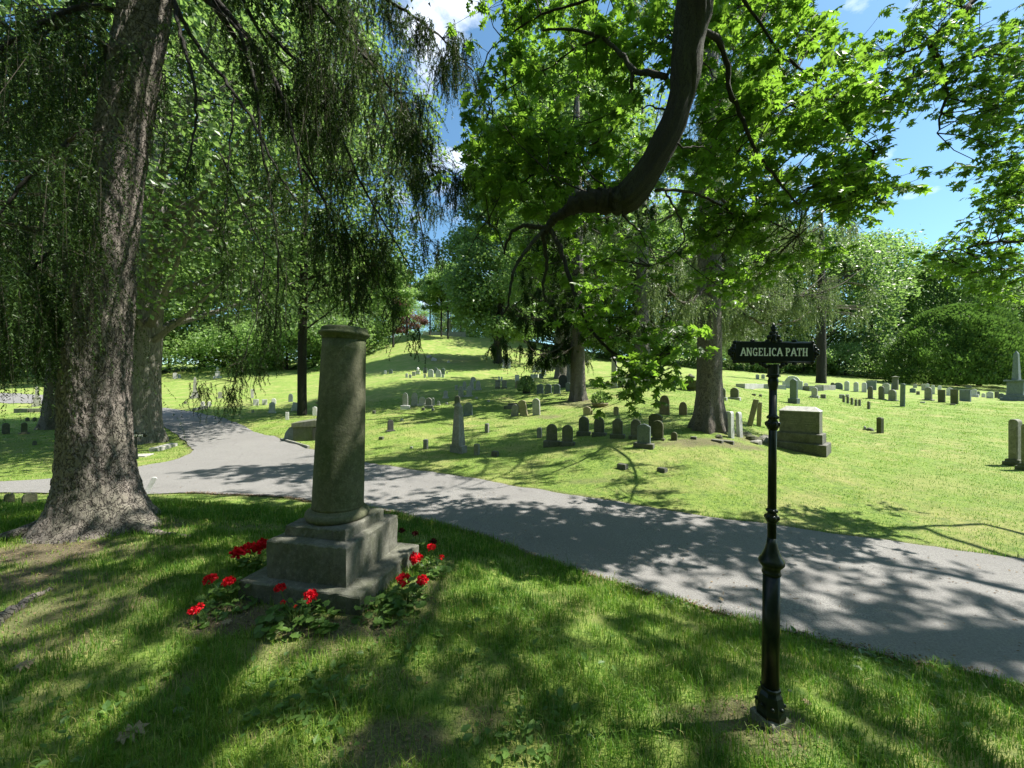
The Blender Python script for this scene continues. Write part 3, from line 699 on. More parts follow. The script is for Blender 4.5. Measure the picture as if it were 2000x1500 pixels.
# steps in the hillside
p = at(989, 719); s = p.y/F
e = thing('stone_steps', 'short flight of stone steps between two white piers at the hill foot', 'steps', p, 0)
m = MB()
for i in range(4): m.box((0, i*.35, -.2), (11*s, .36, .2+.2*(i+1)))
m.build('treads', 'pale', e)
for sx in (-1, 1): MB().box((sx*7*s, .3, -.3), (2.4*s, 1.0, .3+11*s), .03).build('pier', 'marble', e)
MB().box((0, 2.2, 0), (16*s, .4, 20*s), .04).build('back_wall', 'pale', e)
# dark stepped ledger
p = at(997, 799); s = p.y/F
e = thing('stepped_base', 'dark low stepped base set into the bank beside the leaning trio', 'stepped base', p, -R(12))
for i, (a_, b_) in enumerate(((26, 6), (21, 5), (15, 5))): MB().box((0, .35+.05*i, -.1+i*5*s if i else -.1), (a_*s, (.75-.16*i), b_*s+(.1 if not i else 0)+.002), .01).build('step', 'darkstone', e)
# low tomb behind the road fork
p = at(606, 861); s = p.y/F; th = -R(-8)
e = thing('roadside_tomb', 'low dark granite tomb with shallow gabled lintel and sloping wing beside the road', 'tomb', (p.x+.15, p.y, p.z), R(14))
tw = 1.35
MB().box((0, .5, -.2), (tw, .9, .2+27*s)).build('front_wall', 'darkstone', e)
MB().box((.24, .03, 0), (.62, .06, 25*s)).build('door_slab', 'black', e)
slab([(-tw/2-.04, 0), (tw/2+.04, 0), (tw/2+.04, 8*s), (0, 13.5*s), (-tw/2-.04, 8*s)], 1.0, .015, 27*s, .5).build('lintel', 'darkstone', e)
m = MB(); o = [(-tw/2-.36, -.2), (-tw/2-.01, -.2), (-tw/2-.01, 27*s), (-tw/2-.13, 27*s), (-tw/2-.26, 16*s)]; slab(o, .6, .01, 0, .4, mb=m); m.build('sloping_wing', 'slate', e)
# kerb in front of the tomb
def kerb(name, pts, w_, h_, mat, label, cat='kerb', group=None):
    P = [at(*q) for q in pts]; o = P[0]; m = MB()
    for a, b in zip(P[:-1], P[1:]):
        d = b-a; L = math.hypot(d.x, d.y); c = (a+b)/2; z = min(a.z, b.z)
        m.box((c.x-o.x, c.y-o.y, z-.1-o.z), (L, w_, .1+h_+abs(a.z-b.z)), .01, math.atan2(d.y, d.x))
    ob = m.build(name, mat); ob.location = o; return tag(ob, label, cat, group)
kerb('stone_kerb', [(549,859),(578,867),(603,876)], .07, .06, 'granite', 'thin stone kerb between the road and the low dark tomb')
kerb('fallen_kerb', [(299,882),(340,871)], .22, .10, 'pale', 'long fallen pale kerbstone lying on the grass island')
kerb('flat_ledger', [(262,893),(281,888)], .5, .03, 'pale', 'flat grey ledger stone sunk in the grass island', 'ledger stone')
kerb('low_wall', [(33,806),(60,805),(104,804)], .3, .22, 'darkstone', 'low dark stone edging wall along the left shade', 'low wall')
kerb('low_wall', [(1574,763),(1600,762),(1624,760)], .5, .30, 'granite', 'low grey lot wall behind the pale based stone', 'low wall')
kerb('low_wall', [(1446,757),(1470,757),(1486,757),(1508,759),(1530,760)], .5, .24, 'pale', 'low rough pale wall behind the sign post', 'low wall')
m = MB(); p = gp(868, 77); m.box((0, 0, -.6), (8.5, .6, 1.5), .05); ob = m.build('hill_wall', 'pale'); ob.location = p
tag(ob, 'long pale retaining wall crowning the hill', 'wall')
p = gp(877, 79)
e = thing('hilltop_monument', 'pale tapered monument standing on the hill crest among young trees', 'monument', p, 0); s = p.y/F
MB().box((0, 0, -.3), (10*s, 10*s, 9*s), .05).build('pedestal', 'pale', e); MB().box((0, 0, 8*s), (6*s, 6*s, 26*s), 0, 0, .7).build('shaft', 'pale', e)
# rocks and rubble
def rock(px, row, w, h, mat, label, seed, name='rock', group=None, d=.8):
    r2 = np.random.default_rng(seed); p = at(px, row); s = p.y/F; n1, n2 = 14, 9
    th_ = np.linspace(0, 2*math.pi, n1, endpoint=False); ph = np.linspace(-.5*math.pi, .5*math.pi, n2)
    V = []; 
    for a in ph:
        for b in th_: V.append((math.cos(a)*math.cos(b), math.cos(a)*math.sin(b), math.sin(a)))
    V = np.array(V); D = r2.normal(size=(9, 3)); D /= np.linalg.norm(D, axis=1)[:, None]
    for dd_ in D: q_ = V@dd_; V -= np.clip(q_-.72, 0, 1)[:, None]*dd_
    V *= np.array([w*s/2, w*s/2*d, h*s*.95]); V += r2.normal(size=V.shape)*.012*w*s
    i, j = np.meshgrid(np.arange(n2-1), np.arange(n1), indexing='ij'); i = i.ravel(); j = j.ravel(); jn = (j+1) % n1
    m = MB(); m.add(V, [np.stack([i*n1+j, i*n1+jn, (i+1)*n1+jn, (i+1)*n1+j], 1)])
    ob = m.build(name, mat); ob.location = (p.x, p.y+.1, p.z); return tag(ob, label, 'rock', group)
for a_ in [(1475,862,38,14,'mossy','mossy grey rock beside the curved white stones',1),(1497,864,36,17,'granite','pale humped rock touching the sign post line',2),(1482,868,30,10,'granite','low front rock of the heap left of the granite monument',3),(1409,858,16,12,'mossy','rounded rock wedged in the spruce roots',4),(1461,853,26,9,'darkstone','dark rock between the roots and the leaning slabs',5),
           (1703,842,16,7,'darkstone','flat dark rubble left of the lone post',6),(1694,841,7,9,'pale','small white lump on the dark rubble',7),(847,704,14,7,'pale','pale boulder on the hillside',8),(838,698,12,6,'granite','grey boulder up left on the hillside',9),(876,708,7,4,'pale','small pale stone at the foot of the hill',10)]:
    rock(*a_)
# small street sign down the road
def letters(txt, h, parent, name, y, x0, z0, thick=.002, narrow=.78, mat='white'):
    """slab-serif capitals made of bars, on the plane y"""
    G = {'A': [((0,0),(.38,1)),((.38,1),(.76,0)),((.17,.34),(.6,.34),.6)], 'N': [((.08,0),(.08,1)),((.08,1),(.68,0)),((.68,0),(.68,1),.6)], 'G': 'arcG', 'E': [((.12,0),(.12,1)),((.12,.95),(.62,.95),.6),((.12,.5),(.48,.5),.6),((.12,.05),(.62,.05),.6),((.6,.05),(.6,.26),.5),((.6,.74),(.6,.95),.5)],
         'L': [((.12,0),(.12,1)),((.12,.05),(.6,.05),.6),((.59,.05),(.59,.3),.5)], 'I': [((.12,0),(.12,1))], 'C': 'arcC', 'P': [((.12,0),(.12,1)),'bowl'], 'T': [((.34,0),(.34,1)),((0,.95),(.68,.95),.6),((.03,.72),(.03,.95),.5),((.65,.72),(.65,.95),.5)],
         'H': [((.12,0),(.12,1)),((.62,0),(.62,1)),((.12,.5),(.62,.5),.6)], 'Y': [((.34,0),(.34,.5)),((.02,1),(.34,.45)),((.66,1),(.34,.45))], 'V': [((.02,1),(.36,0)),((.36,0),(.7,1),.6)], 'R': [((.12,0),(.12,1)),'bowl',((.3,.5),(.66,0))], 'O': 'arcO'}
    W_ = {'I': .26, 'A': .78, 'N': .78, 'G': .78, 'C': .72, 'E': .68, 'L': .66, 'P': .70, 'T': .70, 'H': .76, 'Y': .7, 'V': .74, 'R': .74, 'O': .78}
    SER = {'A': [(0,0),(.76,0)], 'N': [(.08,0),(.08,1),(.68,1)], 'I': [(.12,0),(.12,1)], 'P': [(.12,0),(.1,1)], 'T': [(.34,0)], 'H': [(.12,0),(.12,1),(.62,0),(.62,1)], 'E': [(.1,0),(.1,1)], 'L': [(.12,0),(.12,1)], 'Y': [(.34,0),(.02,1),(.66,1)], 'V': [(.02,1),(.7,1)], 'R': [(.12,0),(.66,0)]}
    m = MB(); x = x0; lay = [0]
    def bar(a, b, w_=1.0, X=0):
        a = np.array(a, float); b = np.array(b, float); d = b-a; L = np.linalg.norm(d); d /= L; n_ = np.array([-d[1], d[0]])*.085*w_
        P = [a-n_, b-n_, b+n_, a+n_]; lay[0] += 1; t_ = thick+lay[0]*1.2e-5
        V = [(X+q_[0]*h*narrow, y, z0+q_[1]*h) for q_ in P]+[(X+q_[0]*h*narrow, y-t_, z0+q_[1]*h) for q_ in P]
        m.add(V, [np.array([[4,5,6,7],[0,4,7,3],[1,2,6,5],[3,7,6,2],[0,1,5,4]])])
    for ch in txt:
        if ch == ' ': x += .42*h*narrow; continue
        g_ = G[ch]
        if isinstance(g_, str):
            cx, cz, rx, rz_ = .39, .5, .31, .45; a0_, a1_ = (48, 312) if g_ != 'arcO' else (0, 360); n_ = 12
            q_ = [(cx+rx*math.cos(R(a0_+(a1_-a0_)*i/n_)), cz+rz_*math.sin(R(a0_+(a1_-a0_)*i/n_))) for i in range(n_+1)]
            for a, b in zip(q_[:-1], q_[1:]): bar(a, b, .9, x)
            if g_ != 'arcO': bar((.62,.7),(.62,.97),.5,x)
            if g_ == 'arcG': bar((.62,.0),(.62,.42),.9,x); bar((.42,.42),(.72,.42),.5,x)
        else:
            for b_ in g_:
                if b_ == 'bowl':
                    q_ = [(.3+.28*math.sin(R(180*i/7)), .72+.235*math.cos(R(180*i/7))) for i in range(8)]; bar((.12,.955),q_[0],.6,x); bar((.12,.485),q_[-1],.6,x)
                    for a, b in zip(q_[:-1], q_[1:]): bar(a, b, .85, x)
                else: bar(b_[0], b_[1], b_[2] if len(b_) > 2 else 1.0, x)
        for (sx, sz) in SER.get(ch, []): bar((sx-.15, sz+(.04 if sz == 0 else -.04)), (sx+.15, sz+(.04 if sz == 0 else -.04)), .5, x)
        x += (W_[ch]+.16)*h*narrow
    return m, x
def centred(txt, width, h, y, z0, thick=.002):
    m, x1 = letters(txt, h, None, '', y, 0, z0, thick); k = width/x1
    for v_ in m.v: v_[:, 0] = v_[:, 0]*k-width/2
    return m
def ball(m, c, r, seg=10, n=6, sc=(1, 1, 1)):
    pr = [(r*math.sin(math.pi*i/n)+1e-5, -r*math.cos(math.pi*i/n)) for i in range(n+1)]
    q_ = MB(); q_.lathe(pr, seg)
    q_.v = [v_*np.array(sc)+np.array(c) for v_ in q_.v]; m.join(q_)
# the big sign post
D = 1.86; p = Vector(((1504-1000)/F*D, D, 0)); p.z = CAMZ-(1412-750)/F*D
e = thing('street_sign', 'black cast-iron sign post with ornate plate lettered ANGELICA PATH', 'street sign', p, -R(2), rx=0, ry=R(.5))
zr = lambda row: (1412-row)/F*D
MB().box((0, 0, -.12), (.125, .125, .12+zr(1391)), .012, R(20)).build('footing', 'darkstone', e)
m = MB(); r0 = .072
m.lathe([(.064, zr(1391)), (.066, zr(1384)), (.060, zr(1376)), (.056, zr(1364)), (.050, zr(1353)), (.040, zr(1346)), (.044, zr(1344)), (.044, zr(1340)), (.038, zr(1338))], 8)
m.build('base', 'paint', e)
m = MB(); a_ = R(22.5)
for k_ in range(8): ball(m, (.057*math.cos(a_+k_*R(45)), .057*math.sin(a_+k_*R(45)), zr(1370)), .009, 8, 5, (1, 1, 1))
m.build('base_ornament', 'paint', e, smooth=True)
MB().lathe([(.0375, zr(1340)), (.036, zr(1120))], 28).build('lower_pole', 'paint', e, smooth=True)
m = MB(); m.lathe([(.036, zr(1122)), (.0405, zr(1120)), (.0405, zr(1116)), (.0365, zr(1114)), (.038, zr(1108)), (.047, zr(1104)), (.050, zr(1102)), (.054, zr(1100)), (.055, zr(1095)), (.050, zr(1091)), (.041, zr(1086)), (.030, zr(1074)), (.0225, zr(1063)), (.019, zr(1050))], 28)
m.build('collar', 'paint', e, smooth=True)
MB().lathe([(.019, zr(1052)), (.0165, zr(760))], 24).build('upper_pole', 'paint', e, smooth=True)
for rr in (1010, 828):
    m = MB(); sgn = 1 if rr > 900 else -1
    for k_ in range(6):
        a_ = k_*R(60)+.3; ball(m, (.022*math.cos(a_), .022*math.sin(a_), zr(rr)), .0115, 10, 6, (1, 1, 1.2)); ball(m, (.018*math.cos(a_), .018*math.sin(a_), zr(rr-13)), .0085, 10, 6)
    m.lathe([(.018, zr(rr+12)), (.027, zr(rr+5)), (.027, zr(rr-2)), (.017, zr(rr-10)), (.023, zr(rr-14)), (.017, zr(rr-19))], 20)
    m.build('knop', 'paint', e, smooth=True)
m = MB(); m.lathe([(.0165, zr(762)), (.021, zr(752)), (.023, zr(745)), (.019, zr(738)), (.026, zr(735)), (.026, zr(732)), (.0235, zr(731)), (.0235, zr(712))], 24); m.lathe([(.03, zr(736)), (.03, zr(733))], 20)
m.build('socket', 'paint', e, smooth=False)
# plate
pw, ph = 148/F*D, 36/F*D; zc = zr(688)
m = MB(); m.box((0, 0, zc-ph/2), (pw, .016, ph))
m.build('sign_plate', 'paint', e)
m = MB()
for sz in (-1, 1): m.tube([(-pw/2, 0, zc+sz*ph/2), (pw/2, 0, zc+sz*ph/2)], .0085, 10)
for sx in (-1, 1): m.tube([(sx*pw/2, 0, zc-ph/2), (sx*pw/2, 0, zc+ph/2)], .0085, 10)
m.build('plate_rim', 'paint', e, smooth=True)
for sx in (-1, 1):
    m = MB()
    for (dx, dz, r_) in ((.000,.052,.011),(.008,.036,.009),(.013,.020,.010),(.024,.008,.010),(.024,-.008,.010),(.013,-.020,.010),(.008,-.036,.009),(.000,-.052,.011),(.012,0,.012)):
        ball(m, (sx*(pw/2+dx), 0, zc+dz*ph/.1), r_*.95)
    m.build('end_scroll', 'paint', e, smooth=True)
m = MB()
for (fx, sz) in ((-.27,1),(.27,1),(-.27,-1),(.27,-1),(-.08,1),(.08,1)):
    ball(m, (fx*pw, 0, zc+sz*(ph/2+.010)), .0085, 10, 6, (1.5, 1, .9))
for sx in (-1, 1):
    ball(m, (sx*.045, 0, zc-ph/2-.016), .011); ball(m, (sx*.062, 0, zc-ph/2-.011), .008); ball(m, (sx*.034, 0, zc-ph/2-.026), .009)
m.build('plate_studs', 'paint', e, smooth=True)
centred('ANGELICA PATH', 128/F*D, 15.5/F*D, -.0086, zc-7.5/F*D).build('lettering', 'white', e)
m = MB(); zt = zc+ph/2
m.lathe([(.010, zt), (.016, zt+.006), (.011, zt+.018), (.013, zt+.03), (.007, zt+.06), (.010, zt+.075), (.001, zt+.10)], 12)
for (dx, dz, r_) in ((-.02,.028,.0125),(.02,.028,.0125),(0,.034,.014),(-.011,.048,.010),(.011,.048,.010),(0,.066,.0115),(-.008,.074,.007),(.008,.074,.007),(0,.085,.007)): ball(m, (dx, 0, zt+dz), r_)
m.build('finial', 'paint', e, smooth=True)
# far sign post by the ridged trunk
p = at(266, 897); s = p.y/F
e = thing('street_sign', 'small distant black sign post beside the flared grey trunk', 'street sign', p, R(8))
MB().lathe([(.05, -.1), (.05, 4*s), (.035, 5*s), (.03, 20*s), (.045, 21*s), (.02, 23*s), (.018, 43*s)], 12).build('pole', 'paint', e)
MB().box((0, 0, 43*s), (34*s, .03, 7.5*s), .004).build('sign_plate', 'paint', e)
m = centred('VALLEY AVE', 26*s, 3.6*s, -.016, 44.8*s); m.build('lettering', 'white', e)
m = MB(); ball(m, (0, 0, 53*s), 2.2*s); ball(m, (0, 0, 56*s), 1.3*s); ball(m, (-18*s, 0, 47*s), 2*s); ball(m, (18*s, 0, 47*s), 2*s); m.build('finial', 'paint', e)

# ---------------------------------------------------------------- broken column monument
# corner of the bottom slab nearest the camera is at pixel (706, 1212)
CX, CY, CR = -1.45, 3.20, -R(12.5)
e = thing('column_monument', 'mossy truncated stone column on stepped square base ringed with red geraniums', 'monument', (CX, CY, 0), CR)
def rough_box(sz, z0, z1, seedv, n=26, j=.0035):
    """square stone course with slightly worn, uneven edges"""
    m = MB(); r2 = np.random.default_rng(seedv); hx, hy = sz[0]/2, sz[1]/2
    per = []
    for a, b in (((-1,-1),(1,-1)),((1,-1),(1,1)),((1,1),(-1,1)),((-1,1),(-1,-1))):
        for i in range(n): t = i/n; per.append(((a[0]+(b[0]-a[0])*t)*hx, (a[1]+(b[1]-a[1])*t)*hy))
    per = np.array(per); N_ = len(per); L = []
    zs = [z0, z0+(z1-z0)*.3, z0+(z1-z0)*.7, z1-.012, z1-.003, z1]; ins = [1, 1, 1, .998, 1-.006/hx, 1-.016/hx]
    chip = np.convolve(r2.normal(size=N_), np.ones(3)/3, 'same')
    for z_, k_ in zip(zs, ins): L.append(np.column_stack([per*k_+r2.normal(size=per.shape)*j*.5, z_+(chip*j if z_ > z1-.02 else 0)*np.ones(N_)]))
    i = np.arange(N_); jn = (i+1) % N_
    V = np.concatenate(L+[np.array([[0, 0, z1]])]); c_ = len(V)-1; o_ = (len(zs)-1)*N_
    m.add(V, [np.stack([k*N_+i, k*N_+jn, (k+1)*N_+jn, (k+1)*N_+i], 1) for k in range(len(zs)-1)]+[np.stack([o_+i, o_+jn, np.full(N_, c_)], 1)])
    return m
rough_box((1.02, .90), -.15, .133, 1).build('bottom_slab', 'base', e)
rough_box((.68, .73), .131, .418, 2).build('pedestal_block', 'base', e)
rough_box((.53, .53), .416, .503, 3).build('upper_plinth', 'base', e)
colM = Matrix.Rotation(-CR, 3, 'Z') @ Matrix.Rotation(R(2.2), 3, 'Y')
def colpart(name, prof, mat='mossy'):
    m = MB(); m.lathe(prof, 72); o = m.build(name, mat, e, smooth=True); o.matrix_local = Matrix.Translation((0, 0, .5)) @ colM.to_4x4(); return o
tor = [(.238, 0)]+[(.215+.032*math.cos(R(a)), .036+.034*math.sin(R(a))) for a in range(-75, 91, 15)]+[(.212, .074), (.205, .082), (.204, .09), (.1, .0905)]
colpart('base_moulding', tor)
colpart('shaft', [(.19, .088), (.203, .09), (.200, .11)]+[(.199-.031*(t**1.25), .13+1.34*t) for t in np.linspace(0, 1, 16)]+[(.1, 1.475)])
colpart('cap_moulding', [(.15, 1.468), (.171, 1.469), (.173, 1.484), (.178, 1.490), (.194, 1.503), (.199, 1.513), (.199, 1.523), (.186, 1.529), (.180, 1.540), (.180, 1.556), (.172, 1.566), (.150, 1.573), (.001, 1.578)])

# ---------------------------------------------------------------- geraniums
def disc_leaf(n=14):
    V = [(0, 0, 0)]
    for i in range(n): a = 2*math.pi*i/n; r = .5*(1+.10*math.cos(i*math.pi))*(1 if i else .45); V.append((r*math.sin(a), .5-r*math.cos(a), .06*math.cos(2*a)))
    V[0] = (0, .45, -.04); return np.array(V), [np.array([0, i+1, (i+1) % n+1]) for i in range(n)]
LV, LF = disc_leaf()
PV = np.array([(0, 0, 0), (.3, .35, .05), (.42, .8, .1), (0, 1, .03), (-.42, .8, .1), (-.3, .35, .05)]); PF = [np.array([0, 1, 2, 3, 4, 5])]
def geranium(px, row, spread_, n, flowers, label, dead=False, seed=0, ht=.13):
    p = at(px, row); e = thing('geranium', label, 'flower', p, 0, group='geraniums planted round the column base')
    r2 = np.random.default_rng(seed); m = MB(); st = MB()
    a = r2.uniform(0, 2*np.pi, n); rr = spread_*np.sqrt(r2.uniform(0, 1, n)); z = ht*(1-.7*(rr/spread_)**2)*r2.uniform(.25, 1.15, n)
    P = np.column_stack([rr*np.cos(a), rr*np.sin(a)*.7, z])
    d = np.column_stack([np.cos(a), np.sin(a), r2.normal(size=n)*.25]); up = np.column_stack([r2.normal(size=(n, 2))*.45, np.ones(n)])
    inst(LV, LF, P, d, up, r2.uniform(.03, .068, n), r2.uniform(0, 1, n), m)
    m.build('leaves', 'gleaf', e, attr=True)
    for i in range(0, n, 3): st.tube([(0, 0, -.01), P[i]*[.5, .5, .8], P[i]], .0022, 4)
    F_ = []
    for (fx, fy, sz) in flowers:
        Y = p.y+r2.uniform(-.06, .03); c = pt(fx, fy, Y)-np.array(p); F_.append((c, sz/F*Y/2*.86))
        st.tube([(c[0]*.2, 0, 0), (c[0]*.7, c[1]*.5, c[2]*.6), tuple(c-np.array([0, 0, .01]))], .0026, 5)
    st.build('stems', 'gleaf', e, attr=True)
    for (c, r_) in F_:
        k_ = int(110 if r_ > .03 else 40); ph = r2.uniform(0, 2*np.pi, k_); cz = r2.uniform(-.45, 1, k_); sn = np.sqrt(1-cz**2)
        o_ = np.column_stack([sn*np.cos(ph), sn*np.sin(ph), cz*.72]); q_ = MB()
        inst(PV, PF, c+o_*r_*r2.uniform(.35, .78, (k_, 1)), norm(np.cross(o_, r2.normal(size=(k_, 3))))+o_*.6, o_, r_*r2.uniform(.35, .55, k_), r2.uniform(0, 1, k_), q_)
        q_.build('flower_head', 'petal_dead' if dead else 'petal', e, attr=True)
geranium(503, 1108, .17, 70, [(465,1080,34),(484,1072,34),(508,1066,36)], 'red geranium with merged flower heads at the back left of the column base', seed=1)
geranium(452, 1178, .20, 80, [(411,1131,28),(447,1136,27)], 'red geranium with two flower heads off the left corner of the column base', seed=2)
geranium(405, 1216, .07, 14, [(378,1193,24),(391,1184,20)], 'red geranium flowers leaning out lowest on the left', seed=3, ht=.05)
geranium(583, 1222, .23, 120, [(547,1148,25),(607,1163,34),(553,1177,14),(577,1184,9)], 'red geranium in front of the column base with one large head', seed=4, ht=.14)
geranium(795, 1180, .15, 80, [(789,1132,34),(825,1133,29)], 'red geranium with two heads side by side right of the column base', seed=5, ht=.17)
geranium(740, 1205, .14, 50, [], 'leafy geranium without flowers at the right front corner of the base', seed=6, ht=.12)
geranium(838, 1122, .13, 45, [(813,1090,32),(843,1069,21),(862,1088,14)], 'tall red geranium at the back right of the column base', seed=7, ht=.12)
geranium(812, 1068, .10, 25, [(785,1036,16),(811,1043,16),(847,1058,18)], 'withered dark geranium behind the right side of the column base', dead=True, seed=8, ht=.07)

# ---------------------------------------------------------------- foliage helpers
def half_leaf():
    o = [(.0,.0),(.035,.05),(.10,.16),(.33,.20),(.13,.33),(.45,.47),(.13,.56),(.36,.78),(.10,.80),(.0,1.0)]
    V = []; 
    for sx in (1, -1): V += [(sx*x*(.9 if sx > 0 else 1.1), y-.05+.04*sx*x, -.32*x*sx*sx+.12*math.sin(y*2.6)-.16*y*y) for x, y in o]
    n = len(o); return np.array(V), [np.arange(n), np.arange(n)[::-1]+n]
OAKV, OAKF = half_leaf()
CHV = np.array([(0, 0, 0), (.33, .38, .06), (.16, .8, 0), (0, 1, -.05), (-.16, .8, 0), (-.33, .38, .06)]); CHF = [np.array([0, 1, 2, 3]), np.array([0, 3, 4, 5])]
RHV = np.array([(0, 0, 0), (.36, .5, .08), (0, 1, 0), (-.36, .5, .08)]); RHF = [np.array([0, 1, 2, 3])]
def rosettes(mb, P, size, per=7, droop=.35, tmpl=(OAKV, OAKF), out=None, jit=.5):
    """leaves fanned round each twig tip P"""
    n = len(P); k_ = n*per
    a = rng.uniform(0, 2*np.pi, k_); PP = np.repeat(P, per, 0)
    d = np.column_stack([np.cos(a), np.sin(a), rng.normal(-droop, .35, k_)])
    if out is not None: d = d+np.repeat(out, per, 0)*.5
    up = np.column_stack([rng.normal(size=(k_, 2))*jit*1.5, np.ones(k_)])
    s = size*rng.uniform(.5, 1.2, k_)
    r = np.clip(np.repeat(rng.uniform(0, 1, n), per)*.6+rng.uniform(0, .4, k_), 0, 1)
    return inst(tmpl[0], tmpl[1], PP+d*s[:, None]*.12+rng.normal(size=(k_, 3))*size*.15, d, up, s, r, mb)
def strands(mb, P, L, nd=60, nl=.03, nw=.0045, sway=.06, stem=.002, drop=None):
    """hanging spruce twigs: needles round a falling line. P (n,3) tops, L (n,) lengths"""
    n = len(P); t = np.linspace(0, 1, nd)[None, :]+rng.uniform(-.5, .5, (n, nd))/nd; t = np.clip(t, 0, 1)
    off = rng.normal(size=(n, 2, 1))*np.where(rng.uniform(0, 1, (n, 1, 1)) < .38, .34, sway); ph = rng.uniform(0, 6, (n, 1))
    dr = np.zeros((n, 2, 1)) if drop is None else drop[:, :, None]
    X = P[:, 0:1]+(off[:, 0]+dr[:, 0])*t*(2-t)*L[:, None]*1.4+.012*np.sin(t*9+ph); Y = P[:, 1:2]+(off[:, 1]+dr[:, 1])*t*(2-t)*L[:, None]*1.4+.012*np.cos(t*8+ph)
    Z = P[:, 2:3]-t*L[:, None]
    Q = np.stack([X, Y, Z], -1).reshape(-1, 3); k_ = len(Q)
    a = rng.uniform(0, 2*np.pi, k_); d = np.column_stack([np.cos(a), np.sin(a), rng.uniform(-1.6, -.5, k_)]); d = norm(d)
    ln = nl*rng.uniform(.6, 1.3, k_)*np.clip(1.15-t.ravel()*.6, .4, 1); w_ = np.cross(d, rng.normal(size=(k_, 3))); w_ = norm(w_)*nw
    V = np.stack([Q-w_, Q+w_, Q+d*ln[:, None]], 1).reshape(-1, 3)
    r = np.clip(np.repeat(rng.uniform(0, 1, n), nd)*.7+rng.uniform(0, .3, k_), 0, 1)
    mb.add(V, [np.arange(k_*3).reshape(-1, 3)], np.repeat(r, 3))
    return mb
def twigs_down(mb, P, L, r=.003, sway=.06):
    for p, l in zip(P, L):
        o = rng.normal(size=2)*sway*l; mb.tube([p, (p[0]+o[0], p[1]+o[1], p[2]-l*.5), (p[0]+o[0]*1.6, p[1]+o[1]*1.6, p[2]-l)], [r, r*.8, r*.4], 3)
def smoothpath(P, n=24, jit=0):
    P = np.array(P, float); t = np.concatenate([[0], np.cumsum(np.linalg.norm(np.diff(P, axis=0), axis=1))]); t /= t[-1]
    u = np.linspace(0, 1, n); Q = np.column_stack([np.interp(u, t, P[:, i]) for i in range(3)])
    for _ in range(2): Q[1:-1] = (Q[:-2]+2*Q[1:-1]+Q[2:])/4
    if jit: Q[1:-1] += rng.normal(size=Q[1:-1].shape)*jit
    return Q
def trunk(mb, base, pts, rad, seg=40, flare=0, fl_h=.5, lobes=5, rough=.0, n=60, wob=.012, ph=0.):
    """tapering trunk with root flare; pts relative to base"""
    P = smoothpath(pts, n); z = P[:, 2]; rr = np.interp(np.linspace(0, 1, n), np.linspace(0, 1, len(rad)), rad)
    a = np.arange(seg)*2*math.pi/seg; V = []
    for i in range(n):
        h = max(0, z[i]); f = math.exp(-h/fl_h)*flare
        r = rr[i]*(1+f*(.30+.7*np.clip(np.cos(a*lobes/2+ph)**2+.25*np.sin(a*3+1+ph), 0, 1.2)**1.5))
        r = r*(1+wob*np.sin(a*3+z[i]*1.7)+wob*.8*np.sin(a*7-z[i]*3.1)+rough*rng.uniform(-1, 1, seg))
        V.append(np.column_stack([P[i, 0]+np.cos(a)*r, P[i, 1]+np.sin(a)*r, np.full(seg, z[i])]))
    V = np.concatenate(V)+np.array(base); i = np.arange(seg); j = (i+1) % seg
    mb.add(V, [np.stack([k*seg+i, k*seg+j, (k+1)*seg+j, (k+1)*seg+i], 1) for k in range(n-1)]); return mb

# ---------------------------------------------------------------- the big drooping spruce at the left
SB = np.array([-4.72, 4.42, 0.0])
e = thing('spruce_tree', 'huge flaky-barked spruce with flared roots and drooping boughs at the left', 'tree', SB, 0)
m = MB()
# trunk surface: a fine grid with real plated relief
seg, nn = 300, 620
ax = smoothpath([(0, 0, -.25), (-.03, 0, .5), (-.08, 0, 1.5), (0, .02, 3.0), (.20, .05, 4.6), (.45, .1, 6.2), (1.05, .3, 10), (1.4, .5, 14)], nn)
zz = ax[:, 2]; rr = np.interp(zz, [-.3, .2, .6, 1.2, 2.2, 3.2, 4.6, 8, 14], [.36, .34, .315, .30, .285, .275, .235, .19, .06])
a = np.arange(seg)*2*math.pi/seg; A, Zg = np.meshgrid(a, zz); RR = np.repeat(rr[:, None], seg, 1)
fl = np.exp(-np.maximum(Zg+.05, 0)/.26)
rootdir = [(-.15, 1.6, 5), (-1.15, .7, 5), (-2.1, .75, 7), (-2.95, 1.05, 7), (2.4, .8, 5), (1.2, .7, 5), (-.62, .5, 8), (-1.65, .55, 8)]
add = sum(s_*np.exp(k__*(np.cos(A-d_)-1)*2.2) for d_, s_, k__ in rootdir)
RR = RR*(1+fl*(.22+add*.72)) + .10*np.exp(-((Zg-3.0)/.16)**2)*np.exp(6*(np.cos(A-3.5)-1)) + .05*np.exp(-((Zg-3.35)/.12)**2)*np.exp(8*(np.cos(A+1.9)-1))
pr = np.random.default_rng(5)
